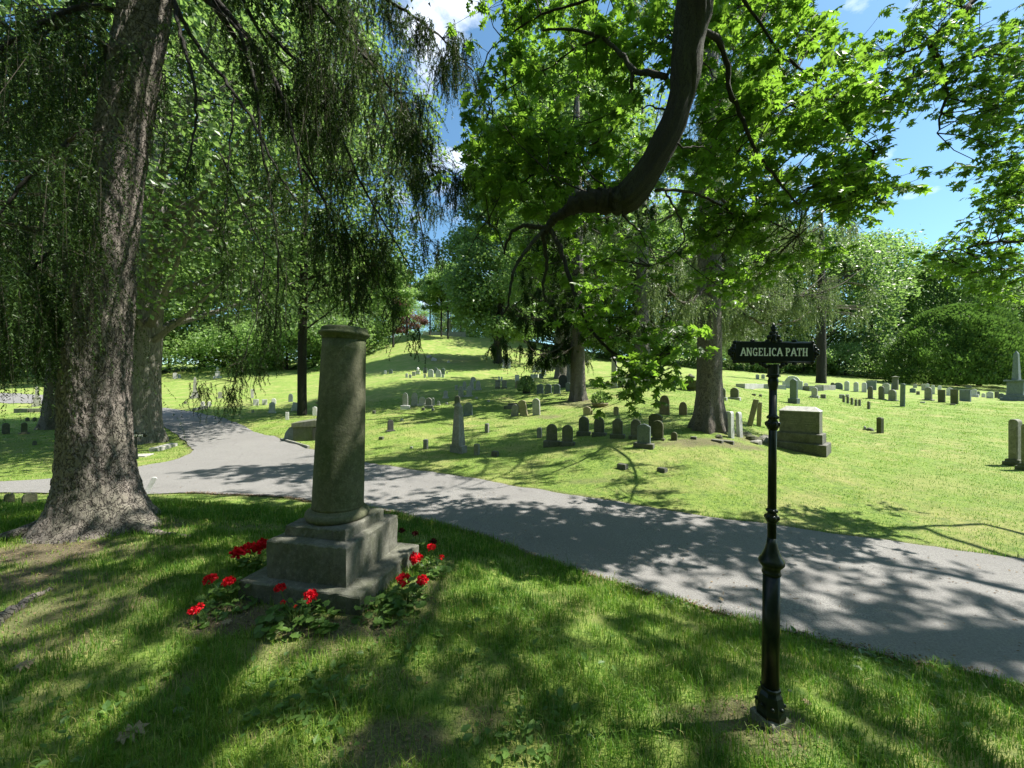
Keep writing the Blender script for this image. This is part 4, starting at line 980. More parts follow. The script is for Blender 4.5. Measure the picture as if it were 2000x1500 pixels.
# plates: nearest-feature relief on a jittered grid in (arc, height)
cu, cv = .06, .075
u_ = A*.30; v_ = Zg
cw = int(round(2*math.pi*.30/cu)); iu = np.floor(u_/cu).astype(int); iv = np.floor(v_/cv).astype(int)+20
jx = pr.uniform(0, 1, (cw, 400)); jy = pr.uniform(0, 1, (cw, 400)); jh = pr.uniform(0, 1, (cw, 400))
d1_ = np.full(u_.shape, 9.); d2_ = np.full(u_.shape, 9.); hh_ = np.zeros(u_.shape)
wu = u_+.015*np.sin(v_*23)+.01*np.sin(v_*57+A*3); wv = v_+.02*np.sin(A*14)+.02*np.sin(A*31+v_*29)+pr.normal(size=A.shape)*.003
for di in (-1, 0, 1):
    for dj in (-1, 0, 1):
        ci = iu+di; cj = iv+dj; cm = ci % cw
        fx = (ci+jx[cm, cj])*cu; fy = (cj-20+jy[cm, cj])*cv
        d_ = np.hypot(wu-fx, (wv-fy)*.85); nw_ = d_ < d1_
        d2_ = np.where(nw_, d1_, np.minimum(d2_, d_)); hh_ = np.where(nw_, jh[cm, cj], hh_); d1_ = np.where(nw_, d_, d1_)
edge = np.clip((d2_-d1_)/.018, 0, 1)
RR = RR+ (edge-1)*.011 + (hh_-.5)*.013*edge + pr.normal(size=RR.shape)*.0016 + .008*np.sin(A*5+Zg*2)+.006*np.sin(A*9-Zg*4)
V = np.stack([ax[:, 0:1]+RR*np.cos(A), ax[:, 1:2]+RR*np.sin(A), Zg-fl*0], -1)
idx = np.arange(nn*seg).reshape(nn, seg); nx = np.roll(idx, -1, 1)
m.add(V.reshape(-1, 3)+SB, [np.stack([idx[:-1], nx[:-1], nx[1:], idx[1:]], -1).reshape(-1, 4)])
m.build('trunk', 'bark', e, SB, smooth=True)
for (dx, dy, L, r_) in ((.95, -.28, .9, .07), (-.75, -.55, .7, .07)):
    m = MB(); P = [SB+np.array([.32*dx/abs(dx), dy*.4, .10]), SB+np.array([dx*.6, dy*.8, .03]), SB+np.array([dx, dy*1.1, -.005]), SB+np.array([dx*(1+L*.5), dy*1.25, -.03])]
    m.tube(smoothpath(P, 16, .006), np.linspace(r_, .02, 16), 12, .06); m.build('root', 'bark', e, SB, smooth=True)
limbs = [ # bare drooping limbs, (px,row,depth)
 ([(300,-60,4.5),(335,-10,4.6),(365,60,4.7),(400,110,4.7),(450,170,4.6),(490,225,4.5),(525,300,4.4),(555,365,4.4),(585,398,4.4)], .028),
 ([(310,-40,4.4),(342,10,4.4),(352,70,4.3),(374,130,4.3),(385,200,4.3),(380,260,4.3),(366,320,4.25),(358,355,4.2)], .024),
 ([(330,-80,4.7),(400,0,4.8),(468,55,4.8),(492,130,4.8),(508,230,4.8),(512,290,4.8),(528,370,4.8),(540,450,4.8),(542,560,4.8),(536,650,4.8)], .026),
 ([(350,-110,5.0),(430,10,5.1),(490,80,5.1),(540,160,5.1),(565,230,5.1),(582,300,5.1),(590,360,5.1)], .05),
 ([(452,180,4.6),(456,200,4.6),(450,280,4.6),(442,370,4.6),(440,460,4.6),(446,560,4.6),(444,640,4.6)], .010),
 ([(385,195,4.3),(420,203,4.3),(452,208,4.4),(457,190,4.5)], .009),
 ([(520,60,5.5),(600,140,5.6),(660,250,5.6),(710,370,5.6),(760,450,5.6),(800,520,5.6)], .028),
 ([(560,-60,5.2),(640,30,5.4),(720,120,5.5),(790,210,5.5),(830,300,5.5),(848,345,5.5)], .03),
 ([(600,-90,5.4),(700,-30,5.6),(790,20,5.8),(860,70,5.9),(905,120,5.9),(925,140,5.9)], .03),
 ([(590,330,5.3),(640,400,5.4),(690,470,5.5),(740,560,5.5),(790,640,5.5)], .018),
 ([(640,-60,6.4),(700,80,6.6),(745,200,6.8),(790,330,6.8),(820,420,6.8),(835,500,6.8)], .026),
 ([(580,290,5.4),(620,360,5.5),(655,450,5.6),(680,560,5.6),(690,640,5.6)], .02),
 ([(430,300,6.2),(480,420,6.4),(520,500,6.4),(500,620,6.4),(470,720,6.3),(440,790,6.2)], .014),
 ([(500,560,6.2),(540,620,6.2),(520,680,6.2),(500,730,6.2)], .010),
 ([(215,90,4.6),(195,125,4.7),(160,150,4.9),(100,170,5.0),(30,220,5.0),(-60,300,5.0)], .03),
 ([(170,430,4.4),(140,470,4.3),(90,500,4.2),(30,560,4.1),(-40,640,4.0)], .02),
 ([(190,250,4.2),(140,270,4.0),(70,330,3.8),(0,420,3.7),(-50,500,3.6)], .024),
 ([(220,20,4.4),(160,10,4.2),(90,40,4.0),(10,90,3.9),(-60,160,3.8)], .03),
 ([(150,280,5.8),(100,380,6.0),(60,480,6.0),(20,590,6.0),(-20,640,6.0)], .02),
 ([(0,628,9.0),(40,612,9.0),(90,605,9.2),(150,600,9.4)], .06),
]
mt = MB(); mf = MB(); LP = []
for P, r in limbs:
    Q = smoothpath([pt(*q_) for q_ in P], 36, .008); m = MB(); m.tube(Q, np.linspace(r, r*.3, len(Q)), 8, .08); m.build('branch', 'bark_oak', e, SB, smooth=True)
    LP.append(Q)
def hang(Q, i0, i1, n, lat, L0, L1, mb, nd=60, nl=.03, nw=.0045, zj=.05, side=None, sway=.06):
    """strands hanging from the stretch i0..i1 (fractions) of limb Q, spread lat metres to the sides"""
    t = rng.uniform(i0, i1, n)*(len(Q)-1); i = np.clip(t.astype(int), 0, len(Q)-2); f = (t-i)[:, None]
    B = Q[i]*(1-f)+Q[i+1]*f; o = rng.normal(size=(n, 3))*[lat, lat, zj]; o[:, 2] -= np.abs(o[:, 0])*.25
    g_ = rng.integers(0, max(1, n//15), n); T = B+o; L = rng.uniform(L0, L1, n)*rng.uniform(.6, 1, n)
    if lat > .12:   # twigs gather in tassels
        _, first = np.unique(g_, return_index=True); fm_ = dict(zip(g_[first], first)); fi = np.array([fm_[k] for k in g_]); T = T[fi]+rng.normal(size=(n, 3))*[.06, .06, .075]; B = B[fi]
    strands(mb, T, L, nd, nl, nw, sway); return B, T, L
def connect(mb, B, T, every=5, r=.004):
    for b, t in zip(B[::every], T[::every]):
        mid = (b+t)/2+[0, 0, .04]; mb.tube([b, mid, t], [r, r*.8, r*.6], 3)
spec = [ # limb, i0, i1, n, lateral, Lmin, Lmax
 (0,.72,1,40,.10,.3,.8),(1,.8,1,12,.05,.2,.5),(2,.3,1,70,.10,.25,.7),(3,.2,1,150,.22,.4,1.1),(4,.2,1,40,.05,.2,.45),
 (6,0,.9,640,.34,.35,.9),(7,0,1,980,.34,.3,.85),(8,0,1,640,.22,.25,.75),(9,.1,1,200,.18,.2,.6),(10,0,.95,520,.34,.3,.7),(11,.1,1,190,.18,.25,.7),
 (12,.5,1,110,.18,.3,.7),(13,.2,1,60,.12,.25,.5),(14,.05,1,480,.35,.6,1.6),(15,.1,1,440,.3,.5,1.4),(16,.05,1,560,.35,.6,1.6),(17,.02,1,560,.4,.6,1.7),(18,0,1,380,.4,.5,1.3)]
m = MB(); m.tube(smoothpath([at(-40, 1240, .01), at(20, 1200, .03), at(60, 1172, .03), at(100, 1150, -.02)], 14, .008), np.linspace(.05, .02, 14), 10, .15); m.build('root', 'bark', e, SB, smooth=True)
for li, i0, i1, n, lat, L0, L1 in spec:
    B, T, L = hang(LP[li], i0, i1, int(n*(.72 if li >= 14 else .88)), lat, L0, L1, mf, nd=62, nl=.045, nw=.0055)
    connect(mt, B, T, 4); twigs_down(mt, T[::3], L[::3]*.9, .0028)
# bare straggling strands in front of the leafy background
for (x0, x1, y0, y1, d0_, d1_, n) in ((300,600,150,600,4.6,6.5,80),(420,600,380,620,5,7,50),(600,760,300,560,5,7,90),(0,140,350,640,4,6.5,70),(560,700,60,300,5,6.5,100)):
    P = np.array([pt(rng.uniform(x0, x1), rng.uniform(y0, y1), rng.uniform(d0_, d1_)) for _ in range(n)]); L = rng.uniform(.3, 1.0, n)
    twigs_down(mt, P, L, .0032, .09); strands(mf, P, L*.8, 38, .034, .0036, .08)
# upper whorls, above the picture: they carry the shade
up_b = MB()
wh = np.random.default_rng(21)
for z0 in np.arange(6.9, 15.5, .85):
    c_ = np.array([SB[0]+.6+(z0-6)*.1, SB[1]+.1, z0])
    for k_ in range(6):
        a_ = wh.uniform(0, 2*np.pi); Lb = (4.9-(z0-6.5)*.36)*wh.uniform(.75, 1.05)
        if math.sin(a_) > .25 and math.cos(a_) > -.2 and z0 < 11: Lb *= .6
        dr = np.array([math.cos(a_), math.sin(a_), 0]); P = [c_+dr*Lb*t_+np.array([0, 0, -.9*math.sin(t_*2.2)-.2*t_]) for t_ in (0, .3, .6, .85, 1)]
        Q = smoothpath(P, 18); up_b.tube(Q, np.linspace(.05, .012, 18), 5)
        hang(Q, .12, 1, 85, .30, .3, .9, mf, 24, .07, .016)
up_b.build('branch', 'bark_oak', e, SB)
mt.build('hanging_twigs', 'twig', e, SB)
mf.build('foliage', 'needle', e, SB, attr=True)

# ---------------------------------------------------------------- the foreground oak (its trunk stands right of and behind the camera)
OB = np.array([5.2, -2.6, 0.0])
e = thing('oak_tree', 'large dark oak limb and lobed leaves hanging over the road from above', 'tree', OB, 0)
m = MB(); trunk(m, OB, [(0, 0, -.2), (0, 0, 1), (-.1, .1, 3), (-.3, .3, 5.5), (-.2, .6, 9), (.2, .8, 13)], [.48, .42, .36, .3, .18], 48, .5, .5, 6, .03, 60)
m.build('trunk', 'bark_oak', e, OB, smooth=True)
Dp = 3.9
main = [OB+np.array([-.3, .3, 5.6]), np.array([4.2, .2, 6.9]), np.array([3.0, 2.2, 7.2]), pt(1368, -60, 3.75)]+[pt(x, y, Dp+i*.03) for i, (x, y) in enumerate([(1352,20),(1343,90),(1340,160),(1325,220),(1300,275),(1268,325),(1246,368),(1236,384),(1216,402),(1206,400)])]
Q = smoothpath(main, 70, .004); rad = np.interp(np.linspace(0, 1, 70), [0, .35, .62, .75, .9, 1], [.26, .20, .165, .155, .135, .125])
rad = rad*(1+.07*np.sin(np.linspace(0, 1, 70)*41)+.05*np.sin(np.linspace(0, 1, 70)*97+1)+.16*np.exp(-((np.linspace(0, 1, 70)-.985)/.02)**2)+.10*np.exp(-((np.linspace(0, 1, 70)-.80)/.012)**2)); m = MB(); m.tube(Q, rad, 56, .02, None, .04); m.build('limb', 'bark_oak', e, OB, smooth=True)
oak_sk = []
def obranch(P, r0, r1, name='branch', n=26, keep=True, jit=.006, seg=10):
    Q = smoothpath(P, n, jit); m = MB(); m.tube(Q, np.linspace(r0, r1, n)*(1+.12*np.sin(np.arange(n)*1.7+r0*300)+rng.uniform(-.08, .08, n)), seg, .09); m.build(name, 'bark_oak', e, OB, smooth=True)
    if keep: oak_sk.append(Q)
    return Q
E = 4.17
obranch([pt(1214,388,E-.05),pt(1196,394,E),pt(1172,390,E),pt(1145,392,E),pt(1120,402,E+.03),pt(1108,404,E+.05)], .140, .090, 'limb', 24, seg=20)
obranch([pt(1128,394,E),pt(1106,412,E+.1),pt(1085,425,E+.15),pt(1073,440,E+.2),pt(1064,452,E+.2)], .066, .042)
obranch([pt(1066,448,E+.2),pt(1045,442,E+.2),pt(1020,440,E+.2),pt(1000,452,E+.25),pt(988,478,E+.3),pt(985,495,E+.3)], .030, .012)
obranch([pt(1062,450,E+.2),pt(1035,480,E+.1),pt(1012,512,E+.05),pt(1000,540,E),pt(996,570,E),pt(990,604,E),pt(978,616,E)], .026, .010)
obranch([pt(1060,455,E+.2),pt(1065,490,E+.3),pt(1068,525,E+.35),pt(1058,560,E+.4),pt(1068,590,E+.4),pt(1085,620,E+.4),pt(1096,655,E+.5)], .026, .008)
bdr = obranch([pt(1072,445,E+.2),pt(1090,475,E+.15),pt(1105,520,E+.1),pt(1118,560,E),pt(1135,605,E),pt(1155,645,E),pt(1180,680,E),pt(1215,700,E),pt(1260,720,E),pt(1292,740,E)], .030, .008)
obranch([pt(1160,655,E),pt(1190,665,E+.1),pt(1218,650,E+.2),pt(1240,640,E+.2)], .010, .005)
obranch([pt(1195,690,E),pt(1210,730,E+.1),pt(1218,770,E+.2),pt(1235,795,E+.2)], .009, .004)
obranch([pt(985,495,E+.3),pt(975,455,E+.6),pt(950,430,E+.9),pt(925,470,E+1),pt(912,500,E+1)], .010, .005)
obranch([pt(1302,150,4.0),pt(1270,142,4.1),pt(1240,144,4.2),pt(1225,120,4.3),pt(1200,90,4.4),pt(1170,70,4.5),pt(1120,55,4.6),pt(1060,60,4.7)], .034, .012)
obranch([pt(1235,140,4.2),pt(1232,185,4.2),pt(1215,230,4.3),pt(1190,260,4.4),pt(1150,285,4.5)], .020, .008)
obranch([pt(1170,75,4.5),pt(1120,95,4.8),pt(1080,130,5.0),pt(1010,160,5.2),pt(960,200,5.3)], .014, .006)
obranch([pt(1372,62,3.9),pt(1395,60,4.0),pt(1412,90,4.1),pt(1424,130,4.2),pt(1420,185,4.2),pt(1440,200,4.3),pt(1455,250,4.3),pt(1480,310,4.4),pt(1520,350,4.5),pt(1560,400,4.6)], .032, .010)
obranch([pt(1440,198,4.3),pt(1500,190,4.6),pt(1560,210,4.8),pt(1640,250,4.9),pt(1710,290,5.0)], .016, .006)
obranch([pt(1280,372,4.1),pt(1320,370,4.3),pt(1370,380,4.5),pt(1420,410,4.7),pt(1440,430,4.8),pt(1500,430,5),pt(1560,460,5.1)], .018, .006)
obranch([pt(1300,374,4.2),pt(1330,430,4.5),pt(1340,470,4.6),pt(1300,510,4.8),pt(1270,520,4.9)], .012, .005)
obranch([pt(1440,-20,4.5),pt(1480,40,4.6),pt(1520,100,4.7),pt(1600,160,4.8),pt(1680,230,5.0)], .018, .006)
obranch([pt(1250,-40,4.8),pt(1150,0,5.0),pt(1050,30,5.2),pt(960,90,5.4),pt(935,150,5.5)], .022, .006)
obranch([pt(1345,100,4.1),pt(1290,60,5.5),pt(1220,80,7.2),pt(1130,130,8.6),pt(1040,200,9.2),pt(960,300,9.5)], .022, .008)
obranch([pt(1290,60,5.5),pt(1250,-20,7.5),pt(1180,-30,9),pt(1080,-20,9.8)], .016, .008)
obranch([pt(1130,130,8.6),pt(1120,240,8.8),pt(1060,330,9)], .02, .01)
for P in ([pt(1325,200,3.95),pt(1295,215,4.0),pt(1262,205,4.1),pt(1235,225,4.2)], [pt(1300,270,4.0),pt(1335,290,4.0),pt(1368,285,4.1),pt(1390,300,4.2)], [pt(1190,392,4.15),pt(1180,360,4.2),pt(1150,340,4.3),pt(1128,300,4.4)], [pt(1150,395,4.17),pt(1140,372,4.2),pt(1105,360,4.3),pt(1070,335,4.4)], [pt(1215,405,4.1),pt(1222,430,4.15),pt(1250,450,4.2),pt(1262,480,4.3)], [pt(1340,130,3.9),pt(1362,118,3.95),pt(1385,130,4.0),pt(1400,160,4.1)]):
    obranch(P, .013, .004, 'branch', 14, seg=6)
obranch([pt(1100,300,5.2),pt(1030,350,5.3),pt(960,400,5.5),pt(930,430,5.6)], .012, .005, keep=True)
# leaf masses: (px,row,rx,ry,n twig tips,depth0,depth1,leaf size)
ML = MB(); TW = MB()
sk = np.concatenate(oak_sk)
def leafmass(x, y, rx, ry, n, d0_, d1_, sz, hole=.0, per=7, sk=sk, TW=TW, ML=ML, clump=9):
    nc = max(1, int(n*.82)//clump); C_ = []
    for _ in range(nc):
        while True:
            a, b = rng.uniform(-1, 1, 2)
            if a*a+b*b <= 1: break
        C_.append(pt(x+a*rx, y+b*ry, rng.uniform(d0_, d1_)))
    C_ = np.array(C_); T = []
    for c in C_:
        j = np.argmin(((sk-c)**2).sum(1)); s0 = sk[j]
        if np.linalg.norm(s0-c) < 2.2:
            mid = (s0+c)/2+rng.normal(size=3)*.06+[0, 0, .05]; TW.tube([s0, mid, c], [.008, .006, .004], 4)
        for _ in range(clump):
            t_ = c+rng.normal(size=3)*[.17, .17, .11]; T.append(t_)
            TW.tube([c, (c+t_)/2+rng.normal(size=3)*.015, t_], [.0035, .003, .002], 3)
    rosettes(ML, np.array(T), sz, per)
for a_ in [(1120,140,190,150,270,4.3,6.2,.15),(1010,250,100,150,190,4.6,6.2,.15),(1150,300,130,90,160,4.4,6.0,.15),(1240,60,120,90,130,4.6,6.5,.15),(1020,420,110,80,130,5,6.8,.14),
           (1430,120,90,140,120,4.2,6.0,.15),(1500,250,130,130,150,4.2,6.2,.15),(1600,190,110,100,100,4.2,5.6,.16),(1680,270,80,100,90,4.3,5.4,.16),(1630,340,110,70,100,4.4,5.8,.15),(1420,380,120,90,120,4.4,6.2,.15),
           (1560,430,130,70,100,4.6,6.2,.13),(1400,500,110,70,55,4.7,6.4,.13),(1290,470,90,80,50,4.8,6.5,.13),(1180,480,80,60,70,5.2,7,.14),(1480,520,100,60,34,5,6.6,.12),
           (1200,610,75,60,70,3.9,4.9,.13),(1275,690,60,60,75,3.9,4.5,.13),(1150,560,70,60,40,4.6,5.6,.13),(1225,770,22,18,10,4.0,4.5,.12),(1200,730,40,20,10,4.0,4.4,.12),(1600,60,140,60,110,4.6,6.5,.15),(1480,20,100,60,80,4.6,6,.15),
           (1060,20,100,40,60,5,6.5,.15),(930,5,60,18,18,5.0,6,.14),(1700,420,50,50,40,4.8,6,.14),(960,330,60,70,60,5.2,6.8,.14),(1050,520,60,50,30,5.5,7,.13),(1385,300,60,90,80,4.6,6.4,.14),(1400,450,60,60,50,4.6,6.2,.13),(1380,560,50,35,26,4.8,6.2,.12),(1440,560,50,30,26,5,6.4,.13)]:
    leafmass(*a_)
for a_ in [(1090,150,120,150,200,8.4,10.2,.16),(1020,300,75,100,110,8.3,9.8,.16),(1130,20,140,70,120,8.6,10.5,.16),(945,370,40,50,26,8.6,9.4,.15),(1180,300,80,90,80,8.4,10,.16)]: leafmass(*a_, clump=7)
# crown above the picture, which dapples the road and the lawn
top = MB(); cr_ = np.random.default_rng(3); T = []; sk2 = []
for (x1, y1, z1_) in ((1.5,1.5,8.5),(4,3.5,9.0),(7,3,9),(8.5,.5,8.5),(6,5.5,10),(3,-1,9),(9.5,4,9.5),(5.5,1.5,7.6)):
    Q = smoothpath([OB+np.array([-.2, .5, 7.5]), (OB+np.array([0, .5, 8.5])+np.array([x1, y1, z1_]))/2+[0, 0, .4], (x1, y1, z1_)], 20, .03); top.tube(Q, np.linspace(.12, .03, 20), 7); sk2.append(Q)
top.build('upper_branches', 'bark_oak', e, OB, smooth=True)
sk2 = np.concatenate(sk2)
kx, ky = math.cos(R(SUN_AZ))/math.tan(R(SUN_EL)), math.sin(R(SUN_AZ))/math.tan(R(SUN_EL))
cnt = 0
while cnt < 930:
    gx, gy_ = cr_.uniform(-4.5, 9.5), cr_.uniform(-2.0, 7.5)
    far_y = 5.9-(gx-1.5)*.52 if gx > -3 else 8.3          # roughly the far edge of the road
    if gy_ > far_y-.4: continue
    h_ = cr_.uniform(7.4, 10.5); p_ = np.array([gx+kx*h_, gy_+ky*h_, h_])
    if p_[1] > 0 and 750-F*(h_-CAMZ-.5)/p_[1] > -10 and 1000+F*p_[0]/p_[1] < 2100: continue
    if vn(gx, gy_, 1.7, 4.2) > .62 or math.hypot(gx-.2, gy_-4.1) < 1.2: continue
    c = p_; cnt += 1
    for _ in range(4): T.append(c+cr_.normal(size=3)*[.42, .42, .25])
T = np.array(T); up_l = MB(); rosettes(up_l, T, .155, 6)
up_l.build('upper_leaves', 'leaf_oak', e, OB, attr=True)
TW.build('twigs', 'bark_oak', e, OB); ML.build('leaves', 'leaf_oak', e, OB, attr=True)

# second oak: branch tips entering from the right
OB2 = np.array([9.6, 3.1, gz(9.6, 3.1)])
e2 = thing('oak_tree', 'oak branches with small pointed leaves reaching in from the upper right edge', 'tree', OB2, 0)
m = MB(); trunk(m, OB2, [(0, 0, -.2), (0, 0, 2), (-.2, .1, 5), (-.2, .3, 9), (.1, .5, 13)], [.4, .34, .28, .2, .1], 32, .5, .5, 5, .03, 40); m.build('trunk', 'bark_oak', e2, OB2, smooth=True)
sk3 = []; 
for P in ([(2250,420,5.61),(2100,470,5.48),(2000,470,5.41),(1920,475,5.41),(1880,490,5.35),(1840,488,5.28)], [(2150,-150,5.61),(2000,-60,5.28),(1900,0,5.15),(1830,60,5.02),(1790,110,4.95),(1765,200,4.88)], [(1920,-20,5.15),(1870,40,5.02),(1800,90,5.02),(1750,110,4.95)], [(2300,150,5.61),(2150,180,5.48),(2000,120,5.41),(1930,100,5.28),(1870,120,5.28)], [(1810,80,5.02),(1840,130,5.15),(1850,180,5.15),(1830,260,5.15)]):
    Q = smoothpath([pt(*q_) for q_ in P], 26, .012); m = MB(); m.tube(Q, np.linspace(.04, .008, 26), 7, .06); m.build('branch', 'bark_oak', e2, OB2, smooth=True); sk3.append(Q)
    if P[0][0] > 2100:
        m = MB(); m.tube(smoothpath([OB2+np.array([-.2, .2, min(6, Q[0][2]-.3)]), Q[0]], 10, .02), np.linspace(.08, .04, 10), 7); m.build('branch', 'bark_oak', e2, OB2, smooth=True)
sk3 = np.concatenate(sk3); TW2 = MB(); ML2 = MB()
for a_ in [(1900,60,110,90,150,4.62,5.94,0.105),(1960,200,80,90,150,4.62,5.94,0.105),(1900,230,70,60,80,4.62,5.68,0.105),(1840,150,50,50,45,4.62,5.54,0.105),(1960,350,60,70,95,4.62,5.94,0.105),(1990,420,50,50,70,4.62,5.94,0.105),(1900,490,55,32,60,4.62,5.94,0.105),(1950,520,70,35,80,4.62,5.94,0.105),(1850,500,35,20,22,4.62,5.61,0.105),(1985,560,35,25,30,4.95,5.94,0.105),(1770,120,50,60,45,4.62,5.61,0.105),(1800,30,70,40,60,4.62,5.61,0.105),(2050,150,60,200,110,4.62,6.27,0.105),(2050,400,50,150,80,4.62,6.27,0.105),(1930,420,40,30,18,4.62,5.68,0.105),(1725,180,40,50,30,4.62,5.61,0.105)]:
    leafmass(*a_, sk=sk3, TW=TW2, ML=ML2)
TW2.build('twigs', 'bark_oak', e2, OB2); ML2.build('leaves', 'leaf_oak', e2, OB2, attr=True)

# ---------------------------------------------------------------- deciduous trees
def decid(name, label, px, Y, H, RX, n, leaf, mat='leaf_far', tr=.25, crown0=.25, bark='bark_oak', seed=0, lean=(0, 0), clusters=60, group=None, proto=None, cat='tree', flare=.5, rxy=1.0, squash=1.0):
    p = gp(px, Y); r2 = np.random.default_rng(seed+100)
    e = thing(name, label, cat, p, 0, group)
    if proto is not None:
        for ch in proto['e'].children:
            c = ch.copy(); C.objects.link(c); c.parent = e
        k_ = H/proto['H']; e.scale = (k_*r2.uniform(.9, 1.1), k_*r2.uniform(.9, 1.1), k_); e.rotation_euler = (0, 0, r2.uniform(0, 6)); return e
    o = np.zeros(3); tm = MB(); topz = H*.86
    tp = [(0, 0, -.3), (0, 0, H*.15), (lean[0]*.4, lean[1]*.4, H*.4), (lean[0], lean[1], topz)]
    trunk(tm, o, tp, [tr*1.05, tr, tr*.85, tr*.55, tr*.12], 20, flare, .5, 5, .03, 40)
    tm.build('trunk', bark, e, smooth=True)
    ax_ = smoothpath(tp, 30); bm_ = MB(); cl = []
    for i in range(clusters):
        t_ = r2.uniform(0, 1)**.85; z_ = H*(crown0+(1-crown0)*t_)
        prof = math.sin(min(1, (t_*.92+.10))*math.pi)**.6
        a_ = r2.uniform(0, 2*np.pi); rr_ = RX*prof*r2.uniform(.35, 1.0)**.6
        ai = np.argmin(abs(ax_[:, 2]-max(H*crown0*.75, z_-rr_*.55))); s0 = ax_[ai]
        c = np.array([s0[0]+math.cos(a_)*rr_, s0[1]+math.sin(a_)*rr_*rxy, z_*squash])
        cl.append(c); mid = s0*.45+c*.55+np.array([0, 0, -.03*rr_])
        bm_.tube([s0, mid, c], [tr*.28, tr*.16, tr*.05], 5)
    bm_.build('branches', bark, e)
    cl = np.array(cl); per = n//clusters; cs = RX*.30*r2.uniform(.7, 1.35, clusters)
    PP = []; NN = []
    for c, s_ in zip(cl, cs):
        q_ = norm(r2.normal(size=(per, 3))); rad = s_*r2.uniform(.2, 1, (per, 1))**.45
        lump = 1+.25*np.sin(q_[:, :1]*5+c[0])*np.sin(q_[:, 1:2]*6+c[1])
        PP.append(c+q_*rad*lump*[1.15, 1.15, .62]); NN.append(q_*[.5, .5, .4]+[0, 0, .55]+r2.normal(size=(per, 3))*.45)
    PP = np.concatenate(PP); NN = np.concatenate(NN); d = norm(r2.normal(size=PP.shape)*[1, 1, .6]+[0, 0, -.25])
    lm = MB(); inst(RHV if leaf > .15 else CHV, RHF if leaf > .15 else CHF, PP, d, NN, leaf*r2.uniform(.65, 1.25, len(PP)), np.clip(np.repeat(r2.uniform(0, 1, clusters), per)*.6+r2.uniform(0, .4, len(PP)), 0, 1), lm)
    lm.build('crown', mat, e, attr=True)
    return e
decid('broadleaf_tree', 'big tree with pale ridged flared trunk on the grass island behind the spruce', 283, 13.3, 17, 7.0, 60000, .17, 'leaf_mid', .42, .27, 'bark_grey', 1, (.4, .3), 110, flare=.8)
decid('broadleaf_tree', 'tall straight-trunked tree between the dark tomb and the white stones', 590, 20, 22, 6.0, 42000, .22, 'leaf_mid', .21, .26, 'bark_oak', 2, (.3, 0), 90, flare=.1)
decid('broadleaf_tree', 'round dense tree with dark trunk at the foot of the hill', 972, 46, 24, 6.6, 46000, .38, 'leaf_mid', .45, .12, seed=3, clusters=80, lean=(1.8, 0))
decid('broadleaf_tree', 'leafy tree filling the middle behind the hanging oak branches', 1120, 27, 22, 6.6, 42000, .26, 'leaf_mid', .45, .24, seed=4, clusters=100, bark='bark_grey')
YG = 'slender young trees on the hilltop'
pr0 = decid('young_tree', 'slender young tree on the hill, taller middle one with bright leaves', 875, 66, 13.5, 3.4, 9000, .36, 'leaf_far', .16, .42, seed=5, clusters=34, group=YG, flare=.1)
P0 = {'e': pr0, 'H': 13.5}
for px, Y, H, lb in ((862, 69, 12.5, 'slender young tree left of the middle bright one on the hill'), (840, 73, 11.5, 'young pale-trunked tree at the left of the hill crest'), (900, 78, 9.5, 'young tree right of the crest monument'), (768, 58, 13, 'thin young tree seen through the twigs left of the hill')):
    decid('young_tree', lb, px, Y, H, 3, 0, .36, seed=int(px), group=YG, proto=P0)
BG = 'trees of the wood behind the cemetery'
pA = decid('woodland_tree', 'bright broad tree of the wood beyond the left lawn, nearest the slim obelisk', 395, 62, 24, 9.5, 26000, .46, 'leaf_far', .4, .05, seed=11, clusters=90, group=BG)
pB = decid('woodland_tree', 'darker round tree of the wood behind the right lawn, above the low wall', 1600, 60, 21, 9.5, 26000, .46, 'leaf_mid', .4, .03, seed=12, clusters=90, group=BG)
pA = {'e': pA, 'H': 24}; pB = {'e': pB, 'H': 21}
lst = [(-420,48,26,pA,'woodland tree standing outermost left past the picture edge'),(-150,52,25,pB,'dark woodland tree at the left edge behind the road'),(30,58,26,pA,'bright woodland tree above the far left road'),(170,50,24,pB,'dark woodland tree hidden behind the big spruce trunk'),(290,70,26,pA,'woodland tree between spruce and ridged trunk'),
       (500,66,25,pB,'dark woodland tree behind the three small white stones'),(590,75,24,pA,'bright woodland tree behind the straight-trunked tree'),(680,80,22,pB,'woodland tree straight behind the column top'),(735,88,15,pA,'low woodland tree left of the hill crest'),(700,60,13,pA,'small bright tree at the left foot of the hill'),(640,52,10,pB,'small dark tree behind the column shaft'),
       (800,112,16,pA,'far woodland tree behind the left of the hill crest'),(880,112,15,pB,'far dark woodland tree directly behind the hill crest'),(935,105,17,pA,'far woodland tree behind the right of the hill crest'),(990,98,20,pB,'dark woodland tree behind the round dense one'),(1030,80,22,pA,'bright woodland tree on the right shoulder of the hill'),(1090,70,24,pB,'woodland tree behind the hillside tomb'),(1190,75,25,pA,'bright woodland tree behind the tall pale shaft'),(1300,66,25,pB,'woodland tree behind the urn chest monument'),(1400,72,26,pA,'bright woodland tree behind the right spruce trunk'),
       (1500,64,24,pA,'bright woodland tree just left of the sign plate'),(1700,66,23,pA,'bright woodland tree behind the grey rounded stones'),(1770,80,20,pB,'darker woodland tree just left of the evergreen'),(1930,72,17,pB,'dark low woodland tree between evergreen and obelisk'),(2010,60,15,pB,'dark woodland tree behind the far right obelisk'),(2120,52,16,pA,'woodland tree past the right picture edge'),(2300,48,18,pB,'outermost dark woodland tree to the right'),(1850,90,19,pA,'far bright woodland tree showing above the evergreen')]
for i, (px, Y, H, pr_, lb) in enumerate(lst): decid('woodland_tree', lb, px, Y, H, 5, 0, .4, seed=i*7, group=BG, proto=pr_)
